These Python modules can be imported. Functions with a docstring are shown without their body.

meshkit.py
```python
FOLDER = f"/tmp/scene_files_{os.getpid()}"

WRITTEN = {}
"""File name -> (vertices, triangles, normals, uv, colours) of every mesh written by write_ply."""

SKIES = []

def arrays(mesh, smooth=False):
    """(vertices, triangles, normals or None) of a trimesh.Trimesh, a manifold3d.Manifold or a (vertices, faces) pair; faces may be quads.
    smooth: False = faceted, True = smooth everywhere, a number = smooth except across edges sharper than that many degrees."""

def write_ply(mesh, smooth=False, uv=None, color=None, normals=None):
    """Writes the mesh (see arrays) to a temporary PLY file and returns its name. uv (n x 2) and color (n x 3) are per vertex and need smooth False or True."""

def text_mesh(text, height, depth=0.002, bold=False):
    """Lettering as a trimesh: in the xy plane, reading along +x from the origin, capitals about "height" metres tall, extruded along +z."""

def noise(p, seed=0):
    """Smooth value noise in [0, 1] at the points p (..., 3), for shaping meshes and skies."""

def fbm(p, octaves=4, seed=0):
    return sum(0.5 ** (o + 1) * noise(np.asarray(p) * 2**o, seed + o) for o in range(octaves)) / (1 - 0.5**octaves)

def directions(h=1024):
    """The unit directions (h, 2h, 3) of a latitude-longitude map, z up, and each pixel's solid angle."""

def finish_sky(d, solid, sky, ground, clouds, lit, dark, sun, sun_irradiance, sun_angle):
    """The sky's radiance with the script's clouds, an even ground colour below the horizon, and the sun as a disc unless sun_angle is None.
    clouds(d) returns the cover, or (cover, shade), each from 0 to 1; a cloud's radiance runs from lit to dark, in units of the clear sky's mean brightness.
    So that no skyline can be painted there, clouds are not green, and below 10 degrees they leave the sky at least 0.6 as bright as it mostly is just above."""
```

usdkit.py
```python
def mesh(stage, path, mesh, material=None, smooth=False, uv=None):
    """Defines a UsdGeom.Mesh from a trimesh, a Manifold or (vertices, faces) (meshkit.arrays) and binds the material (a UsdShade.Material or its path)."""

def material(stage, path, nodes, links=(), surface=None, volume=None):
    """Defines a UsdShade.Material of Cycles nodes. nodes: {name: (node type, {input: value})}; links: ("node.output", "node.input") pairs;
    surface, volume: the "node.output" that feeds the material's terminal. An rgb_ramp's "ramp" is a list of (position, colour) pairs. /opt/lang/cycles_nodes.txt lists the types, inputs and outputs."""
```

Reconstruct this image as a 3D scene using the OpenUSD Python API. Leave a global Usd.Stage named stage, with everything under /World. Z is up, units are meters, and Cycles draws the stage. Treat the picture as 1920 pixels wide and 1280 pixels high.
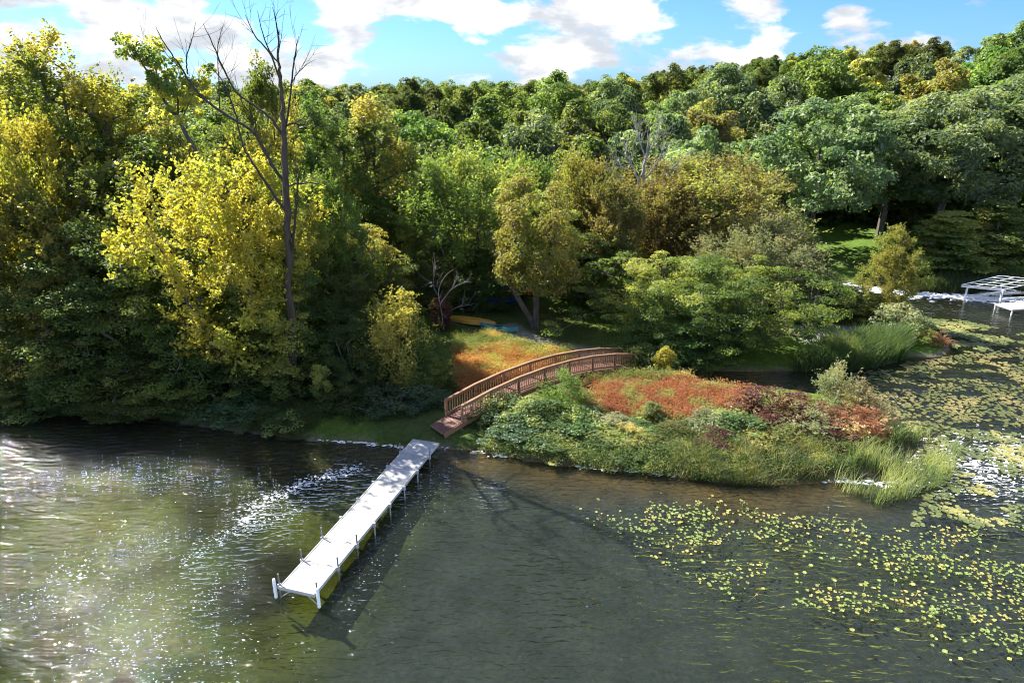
import math
import numpy as np, trimesh, shapely, usdkit, meshkit
from shapely.geometry import Polygon, LineString
from pxr import Usd, UsdGeom, UsdLux, UsdShade, Gf, Sdf, Vt

stage = Usd.Stage.CreateInMemory()
UsdGeom.SetStageUpAxis(stage, 'Z')
world = UsdGeom.Xform.Define(stage, '/World')
stage.SetDefaultPrim(world.GetPrim())
R = math.radians

# ------------------------------------------------------------------ camera, sky, sun, exposure
CAM_Z, PITCH, FPX = 15.5, R(20.1), 1290.0          # a drone 15 m over the lake; FPX: focal length in pixels of a 1920 wide picture
cam = UsdGeom.Camera.Define(stage, '/World/camera')
cam.CreateHorizontalApertureAttr(36.0)
cam.CreateFocalLengthAttr(36.0 * FPX / 1920)
cam.CreateClippingRangeAttr(Gf.Vec2f(0.1, 20000))
cam.AddTranslateOp().Set(Gf.Vec3d(0, 0, CAM_Z))
cam.AddRotateXOp().Set(90 - math.degrees(PITCH))
cam.CreateExposureAttr(1.78)

SUN_AZ, SUN_EL = R(-52), R(42)                       # azimuth from the view direction (+y), negative = left
sun_dir = np.array([math.sin(SUN_AZ) * math.cos(SUN_EL), math.cos(SUN_AZ) * math.cos(SUN_EL), math.sin(SUN_EL)])
sun = UsdLux.DistantLight.Define(stage, '/World/sun')
sun.CreateIntensityAttr(1.25); sun.CreateAngleAttr(0.5); sun.CreateNormalizeAttr(True)
sun.CreateColorAttr(Gf.Vec3f(1.0, 0.95, 0.86))
sun.AddRotateZOp().Set(-math.degrees(SUN_AZ)); sun.AddRotateXOp().Set(-(90 - math.degrees(SUN_EL)) + 0)
dome = UsdLux.DomeLight.Define(stage, '/World/sky')
dome.CreateIntensityAttr(1.0)
SKY_STRENGTH = 0.15
CLOUD_LIT, CLOUD_DARK = (2.3, 2.3, 2.3), (1.38, 1.48, 1.62)


CLOUDS = [  # azimuth, elevation of cumulus banks (degrees), half width, half height, strength
    (-36, 7.5, 11, 4.2, 0.13), (-25, 3.0, 9, 3.0, 0.10), (-13.5, 3.0, 6.5, 1.7, 0.12), (-3.5, 5.6, 9.5, 1.5, 0.12), (4.5, 5.0, 7.0, 2.2, 0.12), (8, 2.2, 8, 1.1, 0.12), (17.5, 4.6, 3.6, 1.7, 0.13), (25.5, 4.3, 3.6, 1.3, 0.11), (35, 7.2, 5, 0.9, 0.09),
    (-13, 6.9, 5, 0.9, 0.08), (-19.5, 6.3, 2.5, 1.2, -0.2), (-6.5, 2.9, 3.2, 1.0, -0.17), (13.0, 6.4, 3.4, 1.5, -0.16), (22, 6.6, 6, 1.0, -0.12), (30, 5.5, 5, 1.6, -0.12), (21.3, 4.2, 1.5, 1.5, -0.12)]


def sky_material():
    n = {'tc': ('texture_coordinate', {}),
         'sky': ('sky_texture', {'sky_type': 'single_scattering', 'sun_disc': False, 'sun_elevation': SUN_EL, 'sun_rotation': SUN_AZ, 'altitude': 200.0, 'air_density': 1.0, 'aerosol_density': 0.6, 'ozone_density': 2.0}),
         'deep': ('mix_color', {'blend_type': 'multiply', 'fac': 1.0, 'b': (0.140, 0.245, 0.430)}),
         'bg': ('background_shader', {'strength': SKY_STRENGTH}),
         'map': ('mapping', {'mapping_type': 'point', 'scale': (1.0, 1.0, 2.4), 'location': (3.1, 0.2, 1.4)}),
         'n1': ('noise_texture', {'scale': 7.5, 'detail': 10.0, 'roughness': 0.55, 'distortion': 0.2}),
         'cov': ('map_range', {'range_type': 'smoothstep', 'from_min': 0.495, 'from_max': 0.585, 'to_min': 0.0, 'to_max': 1.0}),
         'map2': ('mapping', {'mapping_type': 'point', 'scale': (1.0, 1.0, 2.4), 'location': (5.1, 0.2, 1.455)}),
         'n2': ('noise_texture', {'scale': 13.0, 'detail': 7.0, 'roughness': 0.55}),
         'shade': ('map_range', {'range_type': 'smoothstep', 'from_min': 0.42, 'from_max': 0.64}),
         'ccol': ('mix_color', {'blend_type': 'mix', 'a': CLOUD_LIT, 'b': CLOUD_DARK}),
         'mixc': ('mix_color', {'blend_type': 'mix', 'use_clamp': False})}
    l = [('tc.generated', 'map.vector'), ('map.vector', 'n1.vector'), ('tc.generated', 'map2.vector'), ('map2.vector', 'n2.vector'),
         ('n2.fac', 'shade.value'), ('shade.result', 'ccol.fac'), ('sky.color', 'deep.a'), ('deep.result', 'mixc.a'), ('ccol.result', 'mixc.b'), ('cov.result', 'mixc.fac'), ('mixc.result', 'bg.color')]
    last = 'n1.fac'
    for i, (az, el, hw, hh, st) in enumerate(CLOUDS):
        d = (math.sin(R(az)) * math.cos(R(el)), math.cos(R(az)) * math.cos(R(el)), math.sin(R(el)))
        k = hw / hh
        n[f's{i}'] = ('vector_math', {'math_type': 'multiply', 'vector2': (1, 1, k)})
        n[f'd{i}'] = ('vector_math', {'math_type': 'distance', 'vector2': (d[0], d[1], d[2] * k)})
        n[f'r{i}'] = ('map_range', {'range_type': 'smoothstep', 'from_min': 0.0, 'from_max': 1.6 * R(hw), 'to_min': st, 'to_max': 0.0})
        n[f'a{i}'] = ('math', {'math_type': 'add'})
        l += [('tc.generated', f's{i}.vector1'), (f's{i}.vector', f'd{i}.vector1'), (f'd{i}.value', f'r{i}.value'), (last, f'a{i}.value1'), (f'r{i}.result', f'a{i}.value2')]
        last = f'a{i}.value'
    l.append((last, 'cov.value'))
    return usdkit.material(stage, '/World/Looks/sky', n, l, surface='bg.background')


UsdShade.MaterialBindingAPI.Apply(dome.GetPrim()).Bind(sky_material())

# ------------------------------------------------------------------ helpers
CAM = np.array([0, 0, CAM_Z])
cP, sP = math.cos(PITCH), math.sin(PITCH)


def ray(px, py):
    x, y = px - 960.0, 640.0 - py
    return np.array([x, FPX * cP + y * sP, -FPX * sP + y * cP])


def ground(px, py, z=0.0):
    d = ray(px, py)
    return CAM + d * ((z - CAM_Z) / d[2])


def atY(px, py, Y):
    d = ray(px, py)
    return CAM + d * (Y / d[1])


def mpp(Y, py=500):                                   # metres per pixel at distance Y
    return np.linalg.norm(atY(961, py, Y) - atY(960, py, Y))


_names = {}


def numbered(base):
    k = _names.get(base, 0); _names[base] = k + 1
    return base if k == 0 else f'{base}_{k:03d}'


def tag(o, label=None, cat=None, group=None, kind=None):
    p = o.GetPrim() if hasattr(o, 'GetPrim') else o
    for k, v in (('label', label), ('category', cat), ('group', group), ('kind', kind)):
        if v: p.SetCustomDataByKey(k, v)
    return p


def obj(name, mesh, mat, parent='/World', smooth=False, **kw):
    parent = parent if isinstance(parent, str) else str(parent.GetPath())
    path = f'{parent}/{name}'; k = 0
    if parent == '/World':
        path = f'/World/{numbered(name)}'
    else:
        while stage.GetPrimAtPath(path):
            k += 1; path = f'{parent}/{name}_{k:03d}'
    m = usdkit.mesh(stage, path, mesh, mat, smooth)
    tag(m, **kw)
    return m.GetPrim()


def thing(name, label, cat, loc=(0, 0, 0), rz=0, group=None, scale=None, mat=None):
    x = UsdGeom.Xform.Define(stage, '/World/' + numbered(name))
    x.AddTranslateOp().Set(Gf.Vec3d(*map(float, loc)))
    if rz: x.AddRotateZOp().Set(float(rz))
    if scale is not None: x.AddScaleOp().Set(Gf.Vec3f(*map(float, scale)))
    tag(x, label, cat, group)
    if mat is not None: UsdShade.MaterialBindingAPI.Apply(x.GetPrim()).Bind(mat)
    return x.GetPrim()


def copy_of(cls, name, label, cat, loc, rz, scale, mat, group=None):
    t = thing(name, label, cat, loc, rz or 0.01, group, scale, mat)
    t.GetReferences().AddInternalReference(cls.GetPath()); t.SetInstanceable(True)
    return t


def cat(ms):
    vs, fs, n = [], [], 0
    for m in ms:
        v, f = (m.vertices, m.faces) if hasattr(m, 'vertices') else m
        vs.append(np.asarray(v)); fs.append(np.asarray(f) + n); n += len(v)
    return np.vstack(vs), np.vstack(fs)


def bar(a, b, w, h=None, up=(0, 0, 1), ch=0.0):
    """A squared timber from a to b: w across, h along up."""
    a, b, up = np.asarray(a, float), np.asarray(b, float), np.asarray(up, float)
    h = w if h is None else h
    L = np.linalg.norm(b - a); x = (b - a) / L
    y = np.cross(up, x); y /= np.linalg.norm(y) + 1e-12
    z = np.cross(x, y)
    if ch:
        c = ch
        pts = [(-w/2 + c, -h/2), (w/2 - c, -h/2), (w/2, -h/2 + c), (w/2, h/2 - c), (w/2 - c, h/2), (-w/2 + c, h/2), (-w/2, h/2 - c), (-w/2, -h/2 + c)]
    else:
        pts = [(-w/2, -h/2), (w/2, -h/2), (w/2, h/2), (-w/2, h/2)]
    n = len(pts)
    ring = np.array([y * p + z * q for p, q in pts])
    v = np.vstack([a + ring, b + ring])
    f = []
    for i in range(n):
        j = (i + 1) % n
        f += [(i, j, n + j), (i, n + j, n + i)]
    for i in range(1, n - 1):
        f += [(0, i + 1, i), (n, n + i, n + i + 1)]
    return v, np.array(f)


def tube(pts, rad, sides=6):
    p = np.asarray(pts, float)
    rad = np.broadcast_to(np.asarray(rad, float), (len(p),))
    t = np.gradient(p, axis=0); t /= np.linalg.norm(t, axis=1, keepdims=True) + 1e-12
    ref = np.array([0.3, 0.9, 0.1]) if abs(t[0][2]) > 0.5 else np.array([0, 0, 1.0])
    a = np.cross(t, ref); a /= np.linalg.norm(a, axis=1, keepdims=True) + 1e-12
    b = np.cross(t, a)
    th = np.arange(sides) * 2 * np.pi / sides
    v = p[:, None] + rad[:, None, None] * (np.cos(th)[None, :, None] * a[:, None] + np.sin(th)[None, :, None] * b[:, None])
    i, j = np.meshgrid(np.arange(len(p) - 1), np.arange(sides), indexing='ij')
    q = np.stack([i * sides + j, i * sides + (j + 1) % sides, (i + 1) * sides + (j + 1) % sides, (i + 1) * sides + j], -1).reshape(-1, 4)
    f = np.vstack([q[:, [0, 1, 2]], q[:, [0, 2, 3]]])
    v = v.reshape(-1, 3); n = len(v)
    v = np.vstack([v, p[:1], p[-1:]])
    c = [(n, (k + 1) % sides, k) for k in range(sides)]
    e = (len(p) - 1) * sides
    c += [(n + 1, e + k, e + (k + 1) % sides) for k in range(sides)]
    return v, np.vstack([f, np.array(c)])


# ------------------------------------------------------------------ materials
def mat(name, nodes, links, surface='p.BSDF'):
    return usdkit.material(stage, '/World/Looks/' + name, nodes, links, surface=surface)


def rough_mat(name, c1, c2, scale=3.0, rough=0.7, bump=0.2, stretch=(1, 1, 1), metallic=0.0, dist=0.02, spec=0.4):
    return mat(name, {'tc': ('texture_coordinate', {}), 'm': ('mapping', {'mapping_type': 'point', 'scale': stretch}),
                      'n': ('noise_texture', {'scale': scale, 'detail': 6.0, 'roughness': 0.6}), 'r': ('rgb_ramp', {'ramp': [(0.3, c1), (0.7, c2)]}),
                      'oi': ('object_info', {}), 'v': ('map_range', {'to_min': 0.82, 'to_max': 1.15}), 'h': ('hsv', {}),
                      'b': ('bump', {'strength': bump, 'distance': dist}), 'p': ('principled_bsdf', {'roughness': rough, 'metallic': metallic, 'specular_ior_level': spec})},
               [('tc.object', 'm.vector'), ('m.vector', 'n.vector'), ('n.fac', 'r.fac'), ('r.color', 'h.color'), ('oi.random', 'v.value'), ('v.result', 'h.value'), ('h.color', 'p.base_color'), ('n.fac', 'b.height'), ('b.normal', 'p.normal')])


BRIGHT = 2.25


def leaf_mat(name, c_dark, c_mid, c_light, trans=0.42, patch=0.35, c_patch=None, spec=0.35, hue=0.02):
    """Leaves: each leaf its own tone, clumps drifting towards c_patch, light coming through."""
    c_patch = c_patch or c_mid
    c_dark, c_mid, c_light, c_patch = (tuple(min(0.8, BRIGHT * x) for x in c) for c in (c_dark, c_mid, c_light, c_patch))
    trans = min(0.6, trans + 0.14)
    n = {'g': ('geometry', {}), 'tc': ('texture_coordinate', {}), 'oi': ('object_info', {}),
         'r': ('rgb_ramp', {'ramp': [(0.0, c_dark), (0.5, c_mid), (1.0, c_light)]}),
         'n': ('noise_texture', {'scale': patch, 'detail': 3.0}),
         'pm': ('map_range', {'range_type': 'smoothstep', 'from_min': 0.46, 'from_max': 0.64}),
         'mx': ('mix_color', {'blend_type': 'mix', 'b': c_patch}),
         'hv': ('hsv', {'saturation': 0.86}), 'hr': ('map_range', {'to_min': 0.5 - hue, 'to_max': 0.5 + hue}), 'vr': ('map_range', {'to_min': 0.8, 'to_max': 1.2}),
         'p': ('principled_bsdf', {'roughness': 0.45, 'specular_ior_level': spec}), 't': ('translucent_bsdf', {}), 'gt': ('mix_color', {'blend_type': 'multiply', 'fac': 1.0, 'b': (1.40, 1.38, 0.6)}),
         'm': ('mix_closure', {'fac': trans})}
    l = [('g.random_per_island', 'r.fac'), ('g.position', 'n.vector'), ('n.fac', 'pm.value'), ('pm.result', 'mx.fac'), ('r.color', 'mx.a'), ('mx.result', 'hv.color'),
         ('oi.random', 'hr.value'), ('hr.result', 'hv.hue'), ('oi.random', 'vr.value'), ('vr.result', 'hv.value'),
         ('hv.color', 'p.base_color'), ('hv.color', 'gt.a'), ('gt.result', 't.color'), ('p.BSDF', 'm.closure1'), ('t.BSDF', 'm.closure2')]
    return mat(name, n, l, 'm.closure')


bark = rough_mat('bark', (0.035, 0.028, 0.022), (0.13, 0.11, 0.09), 6.0, 0.9, 0.6, (1, 1, 0.25))
bark_pale = rough_mat('bark_pale', (0.16, 0.14, 0.13), (0.34, 0.32, 0.30), 6.0, 0.9, 0.5, (1, 1, 0.25))
bark_dead = rough_mat('bark_dead', (0.024, 0.017, 0.011), (0.068, 0.051, 0.036), 5.0, 0.9, 0.6, (1, 1, 0.25))
timber = rough_mat('timber', (0.14, 0.070, 0.034), (0.30, 0.165, 0.085), 9.0, 0.75, 0.25, (1, 1, 1))
timber_red = rough_mat('timber_red', (0.12, 0.058, 0.040), (0.22, 0.112, 0.078), 8.0, 0.75, 0.25, (1, 1, 1))
dock_white = rough_mat('dock_white', (0.29, 0.29, 0.28), (0.45, 0.45, 0.44), 1.4, 0.6, 0.05)
alu = rough_mat('aluminium', (0.42, 0.43, 0.44), (0.62, 0.63, 0.64), 8.0, 0.38, 0.05, metallic=0.6)
alu_dark = rough_mat('grey_steel', (0.12, 0.12, 0.13), (0.25, 0.25, 0.26), 8.0, 0.5, 0.05, metallic=0.4)
vinyl = rough_mat('white_vinyl', (0.62, 0.66, 0.68), (0.8, 0.82, 0.83), 5.0, 0.4, 0.03)
frame_white = rough_mat('frame_white', (0.6, 0.61, 0.6), (0.8, 0.8, 0.78), 5.0, 0.5, 0.03)
stone = rough_mat('stone', (0.10, 0.09, 0.07), (0.34, 0.31, 0.26), 4.0, 0.85, 0.5)
foam_mat = rough_mat('foam', (0.66, 0.67, 0.66), (0.86, 0.86, 0.84), 30.0, 0.9, 0.6, dist=0.01)


def plastic(name, c):
    return rough_mat(name, tuple(0.75 * x for x in c), c, 4.0, 0.4, 0.03)


G = dict(
    yellow=leaf_mat('leaves_yellow', (0.18, 0.160, 0.007), (0.29, 0.258, 0.010), (0.36, 0.32, 0.012), 0.42, 0.30, (0.15, 0.165, 0.012), hue=0.004),
    yellowgreen=leaf_mat('leaves_yellow_green', (0.05, 0.078, 0.010), (0.09, 0.122, 0.015), (0.155, 0.175, 0.022), 0.45, 0.25, (0.175, 0.165, 0.02)),
    cotton=leaf_mat('leaves_cottonwood', (0.05, 0.08, 0.012), (0.10, 0.13, 0.02), (0.20, 0.20, 0.03), 0.42, 0.25, (0.20, 0.19, 0.025)),
    green=leaf_mat('leaves_green', (0.04, 0.066, 0.012), (0.075, 0.105, 0.019), (0.13, 0.16, 0.03), 0.42, 0.3, (0.09, 0.11, 0.016), 0.22),
    dark=leaf_mat('leaves_dark_green', (0.035, 0.055, 0.012), (0.066, 0.094, 0.020), (0.115, 0.145, 0.034), 0.38, 0.3, (0.055, 0.07, 0.012), 0.18),
    oak=leaf_mat('leaves_blue_green', (0.05, 0.08, 0.032), (0.09, 0.13, 0.055), (0.16, 0.205, 0.095), 0.34, 0.3, (0.12, 0.15, 0.06), 0.3),
    lime=leaf_mat('leaves_lime', (0.058, 0.085, 0.013), (0.105, 0.132, 0.02), (0.18, 0.20, 0.035), 0.42, 0.3, (0.135, 0.14, 0.022)),
    limewood=leaf_mat('leaves_woodland_lime', (0.048, 0.085, 0.012), (0.092, 0.138, 0.02), (0.155, 0.195, 0.03), 0.38, 0.3, (0.095, 0.13, 0.018)),
    gold=leaf_mat('leaves_gold', (0.10, 0.085, 0.013), (0.175, 0.145, 0.02), (0.28, 0.215, 0.03), 0.40, 0.28, (0.115, 0.13, 0.02)),
    brown=leaf_mat('leaves_bronze', (0.082, 0.066, 0.018), (0.145, 0.118, 0.03), (0.23, 0.18, 0.04), 0.4, 0.3, (0.13, 0.132, 0.028)),
    olive=leaf_mat('leaves_olive', (0.07, 0.08, 0.018), (0.12, 0.13, 0.03), (0.20, 0.19, 0.045), 0.42, 0.4, (0.15, 0.13, 0.03)),
    silver=leaf_mat('leaves_silver', (0.10, 0.12, 0.06), (0.18, 0.20, 0.11), (0.32, 0.34, 0.22), 0.35, 0.5, (0.16, 0.16, 0.08)),
    shrub=leaf_mat('leaves_shrub', (0.04, 0.07, 0.016), (0.08, 0.12, 0.03), (0.17, 0.21, 0.08), 0.38, 0.8, (0.13, 0.15, 0.03), 0.5),
    white=leaf_mat('leaves_pale_flowered', (0.03, 0.06, 0.025), (0.06, 0.10, 0.04), (0.34, 0.38, 0.30), 0.3, 0.9, (0.05, 0.08, 0.03), 0.5),
    maroon=leaf_mat('leaves_maroon', (0.06, 0.018, 0.018), (0.13, 0.035, 0.03), (0.22, 0.08, 0.055), 0.4, 0.9, (0.12, 0.08, 0.03)),
    orange=leaf_mat('leaves_orange', (0.19, 0.085, 0.015), (0.33, 0.155, 0.02), (0.42, 0.25, 0.035), 0.4, 0.55, (0.17, 0.16, 0.035)),
    redorange=leaf_mat('leaves_red_orange', (0.17, 0.064, 0.022), (0.30, 0.115, 0.036), (0.38, 0.21, 0.065), 0.38, 0.9, (0.15, 0.145, 0.045)),
    meadow=leaf_mat('leaves_meadow', (0.08, 0.11, 0.025), (0.16, 0.19, 0.05), (0.27, 0.28, 0.10), 0.38, 0.5, (0.24, 0.20, 0.05)),
    rust=leaf_mat('leaves_rust', (0.18, 0.08, 0.04), (0.34, 0.17, 0.10), (0.48, 0.32, 0.2), 0.4, 0.6, (0.30, 0.24, 0.12)),
    straw=leaf_mat('leaves_straw', (0.14, 0.12, 0.06), (0.27, 0.23, 0.12), (0.42, 0.37, 0.22), 0.4, 0.6, (0.22, 0.19, 0.08)),
    reed=leaf_mat('leaves_reed', (0.03, 0.05, 0.014), (0.065, 0.09, 0.026), (0.13, 0.15, 0.06), 0.4, 0.5, (0.08, 0.095, 0.026)),
    palereed=leaf_mat('leaves_pale_reed', (0.07, 0.11, 0.04), (0.13, 0.17, 0.07), (0.21, 0.24, 0.13), 0.4, 0.5, (0.15, 0.18, 0.07)),
    lily=leaf_mat('leaves_water_lily', (0.10, 0.135, 0.02), (0.155, 0.19, 0.03), (0.22, 0.235, 0.045), 0.2, 0.9, (0.20, 0.175, 0.03), 0.6),
    lilyfar=leaf_mat('leaves_far_lily', (0.06, 0.075, 0.018), (0.11, 0.13, 0.03), (0.18, 0.19, 0.06), 0.15, 0.5, (0.15, 0.14, 0.035), 0.7),
)

# ------------------------------------------------------------------ land, lake bed, water
shore_px = [(1920, 553), (1850, 549), (1750, 546), (1650, 537), (1572, 530), (1572, 545), (1610, 572), (1660, 596), (1720, 610), (1765, 630), (1782, 655), (1770, 668), (1700, 672), (1640, 684),
            (1560, 694), (1450, 697), (1330, 697), (1210, 692), (1120, 696), (1050, 706), (1060, 716), (1110, 715), (1200, 709), (1330, 716), (1450, 727), (1560, 742), (1640, 775), (1685, 825),
            (1688, 862), (1640, 890), (1560, 903), (1480, 910), (1400, 907), (1340, 903), (1270, 893), (1200, 886), (1140, 882), (1080, 876), (1020, 869), (960, 858), (900, 848), (830, 840), (760, 838), (700, 833),
            (640, 828), (580, 826), (500, 815), (400, 803), (320, 790), (250, 778), (140, 772), (60, 768), (0, 772)]
shore = [ground(x, y)[:2] for x, y in shore_px]
land = Polygon([(2500, 2500), (2500, 150), (90, 62)] + [tuple(p) for p in shore] + [(-60, 36), (-2500, 90), (-2500, 2500)]).buffer(0)
shapely.prepare(land)
edge = land.boundary


def smooth01(t):
    t = np.clip(t, 0, 1)
    return t * t * (3 - 2 * t)


def signed(x, y):
    p = shapely.points(np.asarray(x, float), np.asarray(y, float))
    d = shapely.distance(p, edge)
    return np.where(shapely.contains(land, p), d, -d)


def height(x, y, s=None):
    x, y = np.asarray(x, float), np.asarray(y, float)
    s = signed(x, y) if s is None else s
    p = np.stack([x, y, 0 * x], -1)
    rough = meshkit.fbm(p * 0.5, 4, 3) - 0.5
    up = 0.42 * (1 - np.exp(-np.maximum(s, 0) / 0.9)) + 0.018 * np.clip(s, 0, 40) + 0.16 * rough * np.clip(s / 1.5, 0, 1)
    down = -0.04 - 0.75 * (1 - np.exp(np.minimum(s, 0) / 7)) + 0.25 * rough * np.clip(-s / 3, 0, 1)
    hill = smooth01((y - 58 - 0.05 * x) / 95) * (2.5 + 11.5 * smooth01((x - 5) / 85)) * smooth01(s / 8) + 9 * smooth01((x - 22) / 40) * smooth01((y - 58) / 60) * smooth01(s / 8) * 0.35
    return np.where(s > 0, up + hill, down)


def gz(x, y):
    return float(height(np.array([x]), np.array([y]))[0])


def axis(lo, hi, step, far_lo, far_hi, grow=1.22):
    a = list(np.arange(lo, hi, step))
    s = step
    while a[-1] < far_hi: s *= grow; a.append(a[-1] + s)
    s = step
    while a[0] > far_lo: s *= grow; a.insert(0, a[0] - s)
    return np.array(a)


gx, gy = axis(-34, 48, 0.36, -2400, 2400), axis(13, 64, 0.36, -600, 2400)
X, Y = np.meshgrid(gx, gy, indexing='ij')
S = signed(X.ravel(), Y.ravel()); Z = height(X.ravel(), Y.ravel(), S)
gv = np.stack([X.ravel(), Y.ravel(), Z], 1)
I, J = np.meshgrid(np.arange(len(gx) - 1), np.arange(len(gy) - 1), indexing='ij')
k = lambda i, j: (i * len(gy) + j).ravel()
gf = np.stack([k(I, J), k(I + 1, J), k(I + 1, J + 1), k(I, J + 1)], 1)


def near_poly(pts_px, z=0.0):
    return Polygon([ground(a, b, z)[:2] for a, b in pts_px]).buffer(0)


path_poly = near_poly([(925, 622), (960, 612), (1010, 640), (1110, 655), (1180, 668), (1190, 690), (1120, 690), (1040, 672), (970, 650)], 0.5)
gravel_poly = near_poly([(1480, 622), (1520, 607), (1600, 605), (1650, 618), (1610, 640), (1540, 648)], 0.5)
PX = shapely.points(gv[:, 0], gv[:, 1])
w_path = smooth01(1 - shapely.distance(PX, path_poly) / 0.8)
w_grav = smooth01(1 - shapely.distance(PX, gravel_poly) / 0.8)
q = gv.copy(); q[:, 2] = 0
nz = meshkit.fbm(q * 0.35, 4, 8); nz2 = meshkit.fbm(q * 1.3, 3, 21); nz3 = meshkit.fbm(q * 0.12, 3, 5)
C = lambda *c: np.array(c, float)
w = lambda t: smooth01(t)[:, None]
lawn = C(0.06, 0.115, 0.02) * (0.7 + 0.7 * nz2[:, None]) + C(0.03, 0.02, 0.0) * nz[:, None]
floor_ = C(0.055, 0.05, 0.03) * (0.6 + 0.8 * nz2[:, None])
col = lawn * (1 - w((nz3 - 0.5) * 5)) + (0.5 * lawn + 0.5 * floor_) * w((nz3 - 0.5) * 5)
far = w((gv[:, 1] - np.where(gv[:, 0] > 14, 95, 74)) / 10)
col = col * (1 - far) + floor_ * far
mud = C(0.16, 0.13, 0.095) * (0.5 + nz2[:, None])
shoreband = w(1 - np.abs(S) / 0.55) * w((nz2 - 0.25) * 4)
for ww, c in ((w_path, C(0.30, 0.27, 0.23)), (w_grav, C(0.22, 0.21, 0.19))):
    ww = (ww * np.clip(0.35 + nz2 * 1.1, 0, 1))[:, None]; col = col * (1 - ww) + c * ww
col = col * (1 - shoreband) + mud * shoreband
# lake bed: brown sand in the shallows, green weed to the left, grey silt to the right
right = w((gv[:, 0] + 6.2 + 3 * (nz - 0.5) - 0.3 * (gv[:, 1] - 19)) / 3.5)
weed = C(0.085, 0.098, 0.008) * (0.12 + 1.5 * smooth01((nz - 0.3) * 2.2)[:, None]) + C(0.02, 0.015, 0) * nz2[:, None]
silt = C(0.066, 0.078, 0.080) * (0.55 + 0.8 * nz2[:, None])
bed = weed * (1 - right) + silt * right
sand = C(0.20, 0.12, 0.055) * (0.35 + 1.1 * nz2[:, None])
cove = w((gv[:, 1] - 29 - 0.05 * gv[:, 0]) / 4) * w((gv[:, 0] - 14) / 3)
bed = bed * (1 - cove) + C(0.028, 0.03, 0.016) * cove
t = w(1 - (-S - 0.4 + 1.6 * (nz - 0.5)) / 2.6) * (1 - cove)
t = t * w((gv[:, 0] + 14) / 9)
bed = bed * (1 - t) + sand * t
# the dark strip of silt and leaf litter under the bank at the left
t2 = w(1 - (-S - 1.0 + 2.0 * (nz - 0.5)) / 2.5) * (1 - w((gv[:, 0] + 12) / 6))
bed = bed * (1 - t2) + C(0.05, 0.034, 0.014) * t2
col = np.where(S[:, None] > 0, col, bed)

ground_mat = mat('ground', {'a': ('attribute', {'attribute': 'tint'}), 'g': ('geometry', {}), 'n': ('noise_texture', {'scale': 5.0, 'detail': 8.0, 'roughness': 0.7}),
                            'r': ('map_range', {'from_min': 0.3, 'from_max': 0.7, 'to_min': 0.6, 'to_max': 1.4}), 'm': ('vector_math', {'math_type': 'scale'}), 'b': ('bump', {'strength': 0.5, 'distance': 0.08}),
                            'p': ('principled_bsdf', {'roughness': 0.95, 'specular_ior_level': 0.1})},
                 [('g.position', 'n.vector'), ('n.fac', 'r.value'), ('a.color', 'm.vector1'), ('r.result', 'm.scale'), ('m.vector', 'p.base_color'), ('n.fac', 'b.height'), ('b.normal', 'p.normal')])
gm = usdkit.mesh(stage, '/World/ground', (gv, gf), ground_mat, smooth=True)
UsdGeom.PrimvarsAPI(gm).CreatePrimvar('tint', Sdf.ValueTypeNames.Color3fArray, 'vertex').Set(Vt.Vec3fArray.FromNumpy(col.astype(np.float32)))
tag(gm, 'grassy shore, wooded hillside and lake bed', None, None, 'structure')

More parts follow.
